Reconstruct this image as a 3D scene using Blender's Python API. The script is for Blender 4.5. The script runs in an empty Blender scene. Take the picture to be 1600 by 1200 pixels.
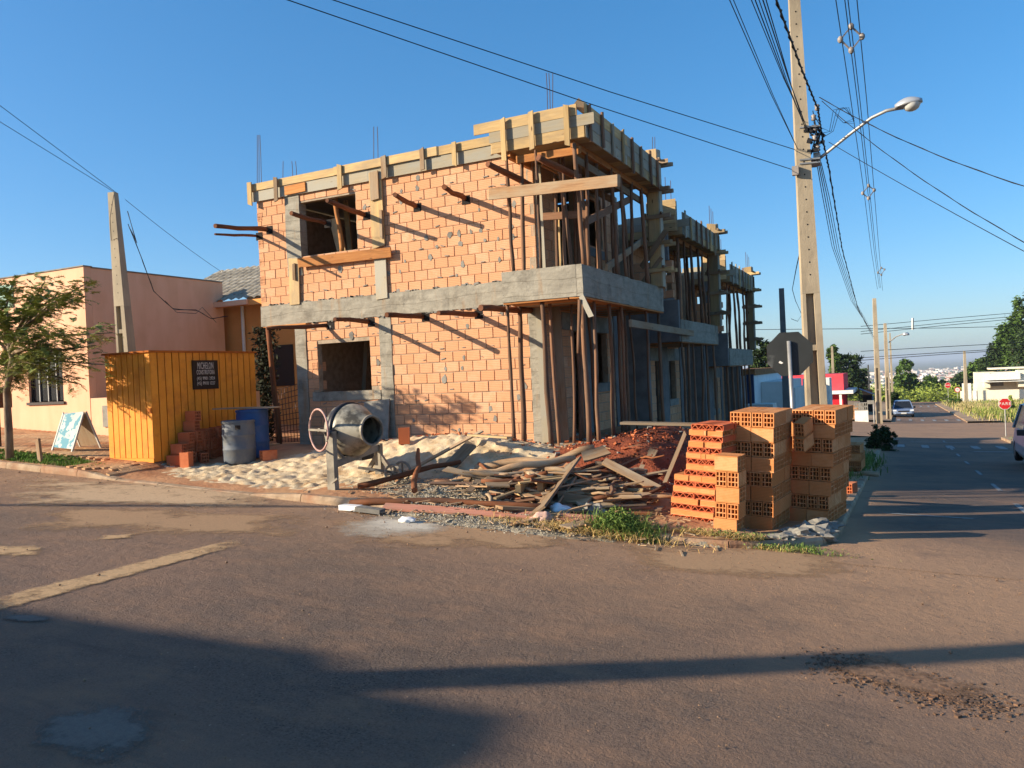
import bpy, bmesh, math, random
from mathutils import Vector, Matrix, noise
random.seed(7)
scn = bpy.context.scene
col = scn.collection
V = Vector
# ---------------------------------------------------------------- camera
F_PX = 1240.0
TH = math.atan(.0455); YAW = math.atan(608/1240); PITCH = math.atan(12.3/F_PX)
CAM = V((0, 0, 1.65))
F0 = V((-math.sin(YAW), math.cos(YAW), 0)); R0 = V((math.cos(YAW), math.sin(YAW), 0)); U0 = V((0, 0, 1))
FW = math.cos(PITCH)*F0 - math.sin(PITCH)*U0; UPV = math.sin(PITCH)*F0 + math.cos(PITCH)*U0
CX = math.cos(TH)*R0 - math.sin(TH)*UPV; CY = math.sin(TH)*R0 + math.cos(TH)*UPV
cd = bpy.data.cameras.new('camera'); cam = bpy.data.objects.new('camera', cd); col.objects.link(cam)
m = Matrix.Identity(4)
for i in range(3):
    m[i][0] = CX[i]; m[i][1] = CY[i]; m[i][2] = -FW[i]; m[i][3] = CAM[i]
cam.matrix_world = m
cd.sensor_width = 36; cd.lens = 36*F_PX/1600; cd.clip_start = .05; cd.clip_end = 30000
scn.camera = cam
# ---------------------------------------------------------------- world, sun, exposure
SUN_H = V((1.30, 1.0, 0)).normalized()          # the way the light travels, seen from above
SUN_EL = math.radians(20.5)
w = bpy.data.worlds.new('World'); scn.world = w; w.use_nodes = True
nt = w.node_tree; nt.nodes.clear()
sky = nt.nodes.new('ShaderNodeTexSky'); sky.sky_type = 'NISHITA'; sky.sun_disc = False
sky.sun_elevation = SUN_EL
sky.sun_rotation = math.atan2(-SUN_H.x, -SUN_H.y)
sky.air_density = 1.0; sky.dust_density = 1.4; sky.ozone_density = 6.0; sky.altitude = 500
bg = nt.nodes.new('ShaderNodeBackground'); bg.inputs[1].default_value = .118
wo = nt.nodes.new('ShaderNodeOutputWorld')
gm_ = nt.nodes.new('ShaderNodeGamma'); gm_.inputs[1].default_value = .7
hs_ = nt.nodes.new('ShaderNodeHueSaturation'); hs_.inputs['Saturation'].default_value = 1.32
nt.links.new(sky.outputs[0], gm_.inputs[0]); nt.links.new(gm_.outputs[0], hs_.inputs['Color']); nt.links.new(hs_.outputs[0], bg.inputs[0]); nt.links.new(bg.outputs[0], wo.inputs[0])
sl = bpy.data.lights.new('sun', 'SUN'); sl.energy = 3.6; sl.angle = math.radians(.5); sl.color = (1, .86, .66)
so = bpy.data.objects.new('sun', sl); col.objects.link(so)
ldir = V((SUN_H.x*math.cos(SUN_EL), SUN_H.y*math.cos(SUN_EL), -math.sin(SUN_EL)))
so.rotation_euler = ldir.to_track_quat('-Z', 'Y').to_euler(); so.location = (-30, -30, 30)
scn.view_settings.view_transform = 'Standard'; scn.view_settings.look = 'None'
scn.view_settings.exposure = 1.4; scn.view_settings.gamma = 1
scn.render.resolution_x = 1024; scn.render.resolution_y = 768
scn.cycles.use_denoising = True
scn.cycles.max_bounces = 5; scn.cycles.diffuse_bounces = 3; scn.cycles.glossy_bounces = 2; scn.cycles.transmission_bounces = 2; scn.cycles.volume_bounces = 0; scn.cycles.transparent_max_bounces = 24

# ---------------------------------------------------------------- helpers
def ray(x, y): return FW + CX*((x-800)/F_PX) + CY*((600-y)/F_PX)
def onY(x, y, Y): r = ray(x, y); return CAM + r*(Y/r.y)
def onX(x, y, X): r = ray(x, y); return CAM + r*(X/r.x)
def atz(x, y, z): return CAM + ray(x, y)*z
def sm(t): t = max(0, min(1, t)); return t*t*(3-2*t)
def gx(x):
    if x < -2: return -.06*x-.12
    if x < 4: t = (x+2)/6; return -.36*(t-t*t/2)
    return -.18
def gy(y):
    if y < 25: return -.057*y
    if y < 65: t = (y-25)/40; return -1.425-40*(.057*t-.0135*t*t)
    if y < 160: return -3.165-.03*(y-65)
    return -6.015-56*sm((y-160)/800)
GX0 = gx(0)
def ground(x, y): return gx(max(-45, x))-GX0+gy(y)
KY, KX, KR = 9.1, -.8, 1.7
def kerb_y(x):
    if x <= KX-KR: return KY
    dx = min(KR, x-(KX-KR)); return KY+KR-math.sqrt(max(0, KR*KR-dx*dx))
def kerb_h(x):
    a = sm((x+12.6)/.5)*sm((-8.1-x)/.5)
    return .11-.09*a-.03*sm((x+5)/2)
def kdist(x, y):
    if x > KX-KR and y < KY+KR: return KR-math.hypot(x-(KX-KR), y-(KY+KR))
    return min(KX-x, y-KY)
def floor_level(x, y):
    a = .38-.63*sm((y-18.2)/.8)-.63*sm((y-24.0)/.8)
    e = ground(KX, y)+.15
    a = a+(e-a)*sm((y-30.2)/.8)
    l = ground(x, min(y, 13.4))+.30
    t = sm((-12.8-x)/1.6)
    return a*(1-t)+l*t
def lot(x, y):
    d = kdist(x, y)
    nx, ny = (x, KY) if (y-KY) < (KX-x) else (KX, y)
    kz = ground(min(nx, KX), ny)+kerb_h(nx)
    hi = floor_level(x, y)
    w2 = sm((x+13.5)/3)                     # steep bank in front of the building site, gentle slope by the house
    t = sm((d-1.2)/2.1)*w2 + max(0, min(1, d/4.3))*(1-w2)
    return kz+(hi-kz)*t
def bump2(x, y, cx, cy, rx, ry, h):
    q = ((x-cx)/rx)**2+((y-cy)/ry)**2
    return h*math.exp(-q*1.6)
def nz(x, y, z=0, s=1): return noise.noise(V((x*s, y*s, z)))
def fr(x, y, s=1, o=4): return noise.fractal(V((x*s, y*s, 3.1)), 1.0, 2.0, o)
def sand_h(x, y): return bump2(x, y, -7.9, 12.1, 2.0, 1.1, .25)+bump2(x, y, -9.9, 10.5, 2.9, 1.1, .085)+bump2(x, y, -6.6, 12.4, 1.3, .8, .13)
def soil_h(x, y): return bump2(x, y, -3.7, 14.4, 1.3, 1.7, .26)+bump2(x, y, -3.9, 12.3, 1.3, .8, .18)+bump2(x, y, -2.9, 12.4, .9, 1.0, .22)
def gravel_h(x, y): return bump2(x, y, -5.3, 10.4, 1.9, .75, .22)+bump2(x, y, -6.0, 9.6, .5, .4, .16)+bump2(x, y, -5.3, 9.75, .45, .4, .18)+bump2(x, y, -4.8, 8.9, 2.1, .42, .10)
def surf(x, y):
    b = lot(x, y) if kdist(x, y) > 0 else ground(x, y)
    return b+max(sand_h(x, y), soil_h(x, y), gravel_h(x, y))
def onS(x, y, fn=None):
    fn = fn or surf
    r = ray(x, y); t = 2.0; prev = t
    while t < 220:
        p = CAM+r*t
        if p.z < fn(p.x, p.y):
            lo, hi = prev, t
            for _ in range(30):
                mm = (lo+hi)/2; p = CAM+r*mm
                if p.z > fn(p.x, p.y): lo = mm
                else: hi = mm
            return CAM+r*lo
        prev = t; t += .05 if t < 30 else .5
    return CAM+r*t

def S(r, g, b):
    f = lambda c: (c/12.92 if c <= .04045 else ((c+.055)/1.055)**2.4)
    return (f(r/255), f(g/255), f(b/255), 1)

class MB:
    def __init__(s): s.v = []; s.f = []; s.mi = []; s.cur = 0
    def add(s, vs, fs):
        o = len(s.v); s.v += [tuple(v) for v in vs]
        for f in fs: s.f.append(tuple(o+i for i in f)); s.mi.append(s.cur)
    def box(s, x0, y0, z0, x1, y1, z1, M=None):
        vs = [V((x, y, z)) for z in (z0, z1) for x, y in ((x0, y0), (x1, y0), (x1, y1), (x0, y1))]
        if M: vs = [M @ v for v in vs]
        s.add(vs, [(3, 2, 1, 0), (4, 5, 6, 7), (0, 1, 5, 4), (1, 2, 6, 5), (2, 3, 7, 6), (3, 0, 4, 7)])
    def bar(s, p0, p1, w_, h, up=(0, 0, 1)):
        s.box(-.5, -w_/2, -h/2, .5, w_/2, h/2, frame(p0, p1, up) @ Matrix.Diagonal((( V(p1)-V(p0)).length, 1, 1, 1)))
    def tube(s, pts, rad, n=7, cap=True):
        pts = [V(p) for p in pts]
        if not isinstance(rad, (list, tuple)): rad = [rad]*len(pts)
        rings = []
        for i, p in enumerate(pts):
            d = (pts[min(i+1, len(pts)-1)]-pts[max(i-1, 0)])
            d = d.normalized() if d.length > 1e-9 else V((0, 0, 1))
            a = d.cross(V((0, 0, 1)) if abs(d.z) < .9 else V((1, 0, 0))).normalized(); b = d.cross(a)
            rings.append([p+(a*math.cos(2*math.pi*k/n)+b*math.sin(2*math.pi*k/n))*rad[i] for k in range(n)])
        fs = []
        for i in range(len(pts)-1):
            for k in range(n):
                k2 = (k+1) % n
                fs.append((i*n+k, i*n+k2, (i+1)*n+k2, (i+1)*n+k))
        if cap: fs.append(tuple(range(n))[::-1]); fs.append(tuple((len(pts)-1)*n+k for k in range(n)))
        s.add([v for r in rings for v in r], fs)
    def lathe(s, prof, M, n=24, cap=False):
        vs = []
        for (a, r) in prof:
            for k in range(n): vs.append(M @ V((r*math.cos(2*math.pi*k/n), r*math.sin(2*math.pi*k/n), a)))
        fs = []
        for i in range(len(prof)-1):
            for k in range(n):
                k2 = (k+1) % n; fs.append((i*n+k, i*n+k2, (i+1)*n+k2, (i+1)*n+k))
        if cap: fs.append(tuple(range(n))[::-1]); fs.append(tuple((len(prof)-1)*n+k for k in range(n)))
        s.add(vs, fs)
    def prism(s, poly, M, t):
        n = len(poly)
        vs = [M @ V((x, y, 0)) for x, y in poly]+[M @ V((x, y, t)) for x, y in poly]
        s.add(vs, [tuple(range(n))[::-1], tuple(range(n, 2*n))]+[(i, (i+1) % n, n+(i+1) % n, n+i) for i in range(n)])
    def grid(s, f, us, vs_):
        n = len(us); P = [f(u, v) for v in vs_ for u in us]
        s.add(P, [(j*n+i, j*n+i+1, (j+1)*n+i+1, (j+1)*n+i) for j in range(len(vs_)-1) for i in range(n-1)])
    def build(s, name, mat_, parent=None, smooth=False, kind=None, origin=None):
        me = bpy.data.meshes.new(name)
        o = org(parent) if parent else (V(origin) if origin is not None else V((0, 0, 0)))
        me.from_pydata([(v[0]-o.x, v[1]-o.y, v[2]-o.z) for v in s.v], [], s.f)
        mats = mat_ if isinstance(mat_, (list, tuple)) else [mat_]
        for q in mats: me.materials.append(q)
        if len(mats) > 1: me.polygons.foreach_set('material_index', s.mi)
        if smooth: me.polygons.foreach_set('use_smooth', [True]*len(me.polygons))
        me.update()
        ob = bpy.data.objects.new(name, me); col.objects.link(ob)
        if parent: ob.parent = parent
        else: ob.location = o
        if kind: ob['kind'] = kind
        return ob
ORG = {}
def org(o):
    t = V((0, 0, 0))
    while o is not None: t = t+ORG.get(o.name, V(o.location)); o = o.parent
    return t
def frame(p0, p1, up=(0, 0, 1)):
    p0 = V(p0); p1 = V(p1); x = (p1-p0).normalized(); up = V(up)
    if abs(x.dot(up)) > .98: up = V((0, 1, 0))
    y = up.cross(x).normalized(); z = x.cross(y)
    M = Matrix.Identity(4); c = (p0+p1)/2
    for i in range(3): M[i][0] = x[i]; M[i][1] = y[i]; M[i][2] = z[i]; M[i][3] = c[i]
    return M
def tag(o, label, cat, group=None):
    o['label'] = label; o['category'] = cat
    if group: o['group'] = group
    return o
def empty(name, loc, label=None, cat=None, group=None):
    o = bpy.data.objects.new(name, None); o.location = loc; o.empty_display_size = .2; col.objects.link(o)
    if label: tag(o, label, cat, group)
    return o
def place(name, me, M, parent=None):
    ob = bpy.data.objects.new(name, me); col.objects.link(ob)
    if parent: ob.parent = parent; M = Matrix.Translation(-org(parent)) @ M
    ob.matrix_local = M
    return ob
def plank(name, p0, p1, w_, t, mat_, parent=None, up=(0, 0, 1), taper=0, crook=0):
    """a board lying along p0-p1, w_ wide, t thick along 'up'"""
    L = (V(p1)-V(p0)).length; me = bpy.data.meshes.new(name); b = MB()
    n = 4 if crook else 1; xs = [-L/2+L*i/n for i in range(n+1)]
    vs = []
    for i, x in enumerate(xs):
        q = crook*math.sin(math.pi*i/n) if crook else 0
        e = random.uniform(-.012, .012); ww = w_/2*(1-taper*i/n)
        for yy, zz in ((-ww, -t/2), (ww, -t/2), (ww, t/2), (-ww, t/2)): vs.append((x+(e if i in (0, n) else 0)*(1 if yy > 0 else -1)*2, yy, zz+q))
    fs = [(0, 3, 2, 1)]+[(i*4+k, i*4+(k+1) % 4, i*4+4+(k+1) % 4, i*4+4+k) for i in range(n) for k in range(4)]+[(n*4, n*4+1, n*4+2, n*4+3)]
    me.from_pydata(vs, [], fs); me.materials.append(mat_); me.update()
    return place(name, me, frame(p0, p1, up), parent)
def pole_path(p0, p1, wob, n=7):
    p0 = V(p0); p1 = V(p1); d = (p1-p0); a = d.cross(V((1, .3, 0))).normalized(); b = d.cross(a).normalized()
    s1, s2 = random.uniform(0, 50), random.uniform(0, 50); out = []
    for i in range(n+1):
        t = i/n; k = math.sin(math.pi*t)*.7+.3 if 0 < i < n else 0
        out.append(p0+d*t+a*wob*k*nz(t*2.3, s1)*2+b*wob*k*nz(t*2.3, s2)*2)
    return out
def log(name, p0, p1, r0, r1, mat_, parent=None, wob=.03, n=7, seg=7):
    M = frame(p0, p1); Mi = M.inverted(); pts = [Mi @ p for p in pole_path(p0, p1, wob, n)]
    b = MB(); b.tube(pts, [r0+(r1-r0)*i/n+random.uniform(-.004, .004) for i in range(n+1)], seg)
    me = bpy.data.meshes.new(name); me.from_pydata(b.v, [], b.f); me.materials.append(mat_)
    me.polygons.foreach_set('use_smooth', [len(f) == 4 for f in b.f]); me.update()
    return place(name, me, M, parent)

# ---------------------------------------------------------------- materials
def newmat(name):
    mt = bpy.data.materials.new(name); mt.use_nodes = True
    n = mt.node_tree; b = n.nodes['Principled BSDF']; return mt, n, b
def N(n, t, **k):
    o = n.nodes.new('ShaderNode'+t)
    for a, v in k.items(): setattr(o, a, v)
    return o
def lk(n, a, b): n.links.new(a, b)
def mixc(n, fac, a, b, mode='MIX'):
    o = N(n, 'Mix', data_type='RGBA', blend_type=mode)
    for s, v in ((o.inputs[0], fac), (o.inputs[6], a), (o.inputs[7], b)):
        if hasattr(v, 'is_output'): lk(n, v, s)
        else: s.default_value = v
    return o.outputs[2]
def ntex(n, co, scale, detail=4, rough=.55, stretch=None, dist=0):
    if stretch:
        mp = N(n, 'Mapping'); mp.inputs['Scale'].default_value = stretch; lk(n, co, mp.inputs[0]); co = mp.outputs[0]
    t = N(n, 'TexNoise'); t.inputs['Scale'].default_value = scale; t.inputs['Detail'].default_value = detail
    t.inputs['Roughness'].default_value = rough; t.inputs['Distortion'].default_value = dist; lk(n, co, t.inputs['Vector']); return t.outputs[0]
def ramp(n, f, lo, hi, inter='LINEAR'):
    r = N(n, 'ValToRGB'); r.color_ramp.interpolation = inter
    r.color_ramp.elements[0].position = lo; r.color_ramp.elements[1].position = hi; lk(n, f, r.inputs[0]); return r.outputs[0]
def coords(n, jitter=True):
    tc = N(n, 'TexCoord'); oi = N(n, 'ObjectInfo')
    if not jitter: return tc.outputs['Object'], oi.outputs['Random']
    ad = N(n, 'VectorMath', operation='MULTIPLY_ADD'); cv = N(n, 'CombineXYZ')
    for i in range(3): lk(n, oi.outputs['Random'], cv.inputs[i])
    lk(n, cv.outputs[0], ad.inputs[0]); ad.inputs[1].default_value = (37, 53, 71); lk(n, tc.outputs['Object'], ad.inputs[2])
    return ad.outputs[0], oi.outputs['Random']
def rnd(n, ob=True):
    g = N(n, 'NewGeometry'); oi = N(n, 'ObjectInfo')
    a = N(n, 'Math', operation='ADD'); lk(n, g.outputs['Random Per Island'], a.inputs[0]); lk(n, oi.outputs['Random'], a.inputs[1])
    f = N(n, 'Math', operation='FRACT'); lk(n, a.outputs[0], f.inputs[0]); return f.outputs[0]
def bumpn(n, b, h, st, dist=.02):
    bp = N(n, 'Bump'); bp.inputs['Strength'].default_value = st; bp.inputs['Distance'].default_value = dist
    lk(n, h, bp.inputs['Height']); lk(n, bp.outputs[0], b.inputs['Normal'])
def matt(name, c1, c2, scale=4, rough=.85, bump=.3, bscale=40, lo=.35, hi=.68, var=.0, c3=None, s3=1.2, lo3=.5, hi3=.72, metal=0, stretch=None, jitter=True, bd=.01, detail=5):
    mt, n, b = newmat(name); co, _ = coords(n, jitter)
    c = mixc(n, ramp(n, ntex(n, co, scale, detail, .6, stretch), lo, hi), c1, c2)
    if c3: c = mixc(n, ramp(n, ntex(n, co, s3, 4, .6), lo3, hi3), c, c3)
    if var:
        hv = N(n, 'HueSaturation'); mr = N(n, 'MapRange'); lk(n, rnd(n), mr.inputs[0]); mr.inputs[3].default_value = 1-var; mr.inputs[4].default_value = 1+var
        lk(n, mr.outputs[0], hv.inputs['Value']); lk(n, c, hv.inputs['Color']); c = hv.outputs[0]
    lk(n, c, b.inputs['Base Color']); b.inputs['Roughness'].default_value = rough; b.inputs['Metallic'].default_value = metal
    b.inputs['Specular IOR Level'].default_value = .25
    if bump: bumpn(n, b, ntex(n, co, bscale, 4, .6, stretch), bump, bd)
    return mt
def wood(name, a, b_, c, grey=.4, rough=.85):
    """boards: grain runs along local X"""
    mt, n, b = newmat(name); co, r = coords(n)
    g = ntex(n, co, 6, 5, .6, (.35, 6, 6), .4)
    cc = mixc(n, ramp(n, g, .3, .7), a, b_)
    st = ramp(n, ntex(n, co, 1.7, 4, .65, (.6, 1.6, 1.6)), .62-grey*.4, .80-grey*.3)
    cc = mixc(n, st, cc, c)
    kn = N(n, 'TexVoronoi'); kn.inputs['Scale'].default_value = 2.2; mp = N(n, 'Mapping'); mp.inputs['Scale'].default_value = (.8, 3, 3); lk(n, co, mp.inputs[0]); lk(n, mp.outputs[0], kn.inputs['Vector'])
    cc = mixc(n, ramp(n, kn.outputs['Distance'], .05, .10), (.10, .05, .025, 1), cc)
    hv = N(n, 'HueSaturation'); mr = N(n, 'MapRange'); lk(n, r, mr.inputs[0]); mr.inputs[3].default_value = .62; mr.inputs[4].default_value = 1.12
    lk(n, mr.outputs[0], hv.inputs['Value']); lk(n, cc, hv.inputs['Color'])
    lk(n, hv.outputs[0], b.inputs['Base Color']); b.inputs['Roughness'].default_value = rough; b.inputs['Specular IOR Level'].default_value = .2
    bumpn(n, b, ntex(n, co, 14, 4, .7, (.4, 6, 6)), .45, .006)
    return mt
def brickmat(name, c1, c2, c3, ribs=True, axis=2, freq=190, dirt=.25):
    mt, n, b = newmat(name); tc = N(n, 'TexCoord'); co, _ = coords(n)
    r = rnd(n)
    rp = N(n, 'ValToRGB'); e = rp.color_ramp.elements; e[0].position = 0; e[0].color = c1; e[1].position = 1; e[1].color = c3
    x = e.new(.5); x.color = c2
    lk(n, r, rp.inputs[0])
    cc = mixc(n, ramp(n, ntex(n, co, 9, 4, .6), .45, .75), rp.outputs[0], c2)
    cc = mixc(n, ramp(n, ntex(n, co, 2.6, 5, .7), .66, .80), cc, tuple(q*.72 for q in c2[:3])+(1,))
    sx = N(n, 'SeparateXYZ'); lk(n, tc.outputs['Object'], sx.inputs[0])
    w_ = N(n, 'Math', operation='MULTIPLY'); lk(n, sx.outputs[axis], w_.inputs[0]); w_.inputs[1].default_value = freq
    s_ = N(n, 'Math', operation='SINE'); lk(n, w_.outputs[0], s_.inputs[0])
    if ribs:
        mr = N(n, 'MapRange'); lk(n, s_.outputs[0], mr.inputs[0]); mr.inputs[1].default_value = -1; mr.inputs[2].default_value = -.5; mr.inputs[3].default_value = .68; mr.inputs[4].default_value = 1
        cc = mixc(n, 1.0, cc, mr.outputs[0], 'MULTIPLY')
    lk(n, cc, b.inputs['Base Color']); b.inputs['Roughness'].default_value = .9; b.inputs['Specular IOR Level'].default_value = .15
    ad = N(n, 'Math', operation='MULTIPLY_ADD'); lk(n, s_.outputs[0], ad.inputs[0]); ad.inputs[1].default_value = .3 if ribs else 0; lk(n, ntex(n, co, 60, 3), ad.inputs[2])
    bumpn(n, b, ad.outputs[0], .35, .004)
    return mt

M_BRICK = brickmat('wall_brick_clay', S(210, 158, 120), S(204, 149, 110), S(214, 167, 132))
M_BRICK_S = brickmat('stacked_brick_clay', S(210, 142, 90), S(198, 126, 72), S(220, 162, 112), freq=330)
M_TILE_B = brickmat('slab_block_clay', S(198, 108, 72), S(188, 96, 62), S(206, 122, 84), ribs=False)
M_MORTAR = matt('mortar', S(168, 150, 128), S(136, 120, 100), 8, bump=.6, bscale=30)
mt, n, bq = newmat('cast_concrete'); M_CONC = mt; co, _ = coords(n); tcx = N(n, 'TexCoord')
cc = mixc(n, ramp(n, ntex(n, co, 3.5, 6, .65, (1, 1, 3.2)), .3, .7), S(160, 153, 138), S(132, 126, 113))
cc = mixc(n, ramp(n, ntex(n, co, 2.2, 6, .7), .52, .72), cc, S(108, 101, 89))
sf = N(n, 'Math', operation='MULTIPLY'); lk(n, ramp(n, ntex(n, co, 2.0, 4, .6, (2.4, 2.4, .35)), .58, .74), sf.inputs[0]); sf.inputs[1].default_value = .55
cc = mixc(n, sf.outputs[0], cc, S(150, 112, 70))
sx = N(n, 'SeparateXYZ'); lk(n, tcx.outputs['Object'], sx.inputs[0]); wv = N(n, 'Math', operation='MULTIPLY_ADD'); lk(n, sx.outputs[2], wv.inputs[0]); wv.inputs[1].default_value = 4.1; lk(n, ntex(n, co, .8, 2), wv.inputs[2])
fc = N(n, 'Math', operation='FRACT'); lk(n, wv.outputs[0], fc.inputs[0]); sm_ = ramp(n, fc.outputs[0], .0, .045)
cc = mixc(n, 1.0, cc, mixc(n, sm_, (.72, .70, .66, 1), (1, 1, 1, 1)), 'MULTIPLY')
pit = ramp(n, ntex(n, co, 34, 3, .6), .27, .33); cc = mixc(n, pit, (.12, .11, .10, 1), cc)
lk(n, cc, bq.inputs['Base Color']); bq.inputs['Roughness'].default_value = .9; bq.inputs['Specular IOR Level'].default_value = .2
ah = N(n, 'Math', operation='MULTIPLY_ADD'); lk(n, sm_, ah.inputs[0]); ah.inputs[1].default_value = .5; lk(n, ntex(n, co, 22, 5, .65), ah.inputs[2]); bumpn(n, bq, ah.outputs[0], .6, .012)
M_CONC2 = matt('grey_concrete', S(146, 142, 132), S(118, 114, 106), 5, bump=.4, bscale=30, c3=S(100, 96, 90), s3=.8)
M_RENDER = matt('cement_render', S(124, 122, 120), S(102, 100, 98), 3, bump=.3, bscale=30)
M_PINE = wood('new_pine_board', S(208, 178, 128), S(186, 152, 102), S(164, 142, 110), .5)
M_FORM = wood('cement_stained_board', S(186, 168, 136), S(160, 144, 116), S(168, 162, 146), .8)
M_GREYW = wood('weathered_board', S(164, 136, 104), S(130, 102, 76), S(156, 140, 118), .5)
M_ORW = wood('orange_board', S(196, 136, 80), S(166, 106, 58), S(150, 98, 60), .3)
M_PROP = wood('debarked_pole', S(156, 116, 88), S(120, 86, 64), S(112, 90, 74), .5)
M_PUT = wood('brown_pole', S(150, 94, 60), S(112, 66, 42), S(96, 66, 50), .5)
M_SCRAP = wood('scrap_wood', S(190, 152, 112), S(146, 108, 76), S(176, 156, 128), .55)
M_PINKW = wood('pinkish_board', S(196, 138, 116), S(172, 114, 94), S(160, 124, 104), .4)
M_STEEL = matt('rusty_rebar', S(92, 62, 50), S(70, 52, 46), 20, bump=0, rough=.7)
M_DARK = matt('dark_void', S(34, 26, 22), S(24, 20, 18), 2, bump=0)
# ---------------------------------------------------------------- ground, roads
def seq(*parts):
    out = []
    for a, b, st in parts:
        k = max(1, round((b-a)/st)); out += [a+(b-a)*i/k for i in range(k)]
    return out+[parts[-1][1]]
def struct(o): o['kind'] = 'structure'; return o
M_EARTH = matt('dry_earth_and_scrub', S(128, 98, 62), S(84, 92, 48), .35, bump=.5, bscale=3, c3=S(62, 82, 40), s3=.02, lo3=.4, hi3=.6, jitter=False)
b = MB()
b.grid(lambda u, v: (u, v, ground(u, v)-.05), seq((-14000, -2000, 4000), (-2000, -300, 400), (-300, -60, 40), (-60, -14, 2), (-14, 8, .5), (8, 60, 4), (60, 400, 60), (400, 2000, 400), (2000, 14000, 4000)),
       seq((-300, -40, 60), (-40, -8, 4), (-8, 26, .75), (26, 70, 1), (70, 160, 5), (160, 960, 40), (960, 3000, 400), (3000, 26000, 4000)))
struct(b.build('ground', M_EARTH, smooth=True))
# asphalt
mt, n, bb = newmat('dusty_asphalt'); M_ASPH = mt
co, _ = coords(n, False)
fine = ntex(n, co, 70, 4, .75)
c = mixc(n, ramp(n, fine, .35, .68), S(62, 54, 50), S(124, 107, 94))
vr = N(n, 'TexVoronoi'); vr.inputs['Scale'].default_value = 42; lk(n, co, vr.inputs['Vector'])
c = mixc(n, ramp(n, vr.outputs['Distance'], .12, .34), S(36, 32, 30), c)
big = ntex(n, co, .35, 5, .6)
c = mixc(n, ramp(n, big, .42, .62), c, S(122, 98, 82))
mid = ntex(n, co, 1.6, 6, .7, (1, 1.6, 1))
dm = N(n, 'Math', operation='MULTIPLY'); lk(n, ramp(n, mid, .47, .72), dm.inputs[0]); dm.inputs[1].default_value = .75
c = mixc(n, dm.outputs[0], c, S(140, 108, 84))
str_ = ntex(n, co, 3.0, 5, .7, (.35, 1.6, 1))
sk = N(n, 'Math', operation='MULTIPLY'); lk(n, ramp(n, str_, .56, .74), sk.inputs[0]); sk.inputs[1].default_value = .5
c = mixc(n, sk.outputs[0], c, S(50, 46, 46))
# red dust swept to the kerb: strongest in a band along it
at = N(n, 'Attribute', attribute_name='dust'); 
ds = N(n, 'Math', operation='MULTIPLY'); lk(n, at.outputs['Fac'], ds.inputs[0]); lk(n, ramp(n, ntex(n, co, 1.1, 6, .7), .12, .50), ds.inputs[1])
c = mixc(n, ds.outputs[0], c, S(170, 134, 102))
fl = ramp(n, ntex(n, co, 22, 2, .5), .73, .76)
c = mixc(n, fl, c, S(150, 128, 108))
lk(n, c, bb.inputs['Base Color']); bb.inputs['Roughness'].default_value = .88; bb.inputs['Specular IOR Level'].default_value = .25
bp1 = N(n, 'Bump'); bp1.inputs['Strength'].default_value = .9; bp1.inputs['Distance'].default_value = .014; lk(n, fine, bp1.inputs['Height'])
bp2 = N(n, 'Bump'); bp2.inputs['Strength'].default_value = .5; bp2.inputs['Distance'].default_value = .05; lk(n, ntex(n, co, 7, 5, .7), bp2.inputs['Height'])
lk(n, bp1.outputs[0], bp2.inputs['Normal']); lk(n, bp2.outputs[0], bb.inputs['Normal'])

def add_dust(o, f):
    me = o.data; a = me.attributes.new('dust', 'FLOAT', 'POINT')
    a.data.foreach_set('value', [f(v.co.x, v.co.y) for v in me.vertices])
def dustf(x, y):
    d = -kdist(x, y) if y < 20 else -(KX-x)
    k = math.exp(-max(0, d)/1.5)*1.0 if d > -.4 else 1
    k2 = .75*math.exp(-max(0, d-1.2)/2.2) if x > -9 else 1.15*math.exp(-max(0, d-.9)/2.2)
    k3 = .55*math.exp(-((x-1.4)**2/9+(y-7.6)**2/9))
    return min(1, max(k, k2*.8)+k3)
b = MB(); b.grid(lambda u, v: (u, v, ground(u, v)), seq((-60, -16, 2), (-16, 8, .33), (8, 60, 3)), seq((-9, 0, 1), (0, 10.9, .33)))
road = struct(b.build('front_road', M_ASPH, smooth=True)); add_dust(road, dustf)
b = MB(); b.grid(lambda u, v: (u, v, ground(u, v)+.004), seq((KX-.02, 4.25, .4)), seq((9.0, 70, 1), (70, 150, 4)))
sroad = struct(b.build('side_road', M_ASPH, smooth=True)); add_dust(sroad, lambda x, y: (.9*math.exp(-(x-KX)/.35)+.6*math.exp(-(4.25-x)/.4)+.9*sm((13-y)/3)*dustf(x, y)) if y < 70 else .2)
b = MB(); b.grid(lambda u, v: (u, v, ground(u, v)+.010), seq((-60, -6, 3), (-6, 8, .7), (8, 60, 4)), seq((45.5, 66.5, 1)))
croad = struct(b.build('cross_road', M_ASPH, smooth=True)); add_dust(croad, lambda x, y: .62)
b = MB(); b.grid(lambda u, v: (u, v, ground(u, v)+.014), seq((-30, 6, 3), (6, 60, 6)), seq((132, 146, 2)))
froad = struct(b.build('far_road', M_ASPH, smooth=True)); add_dust(froad, lambda x, y: .5)

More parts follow.
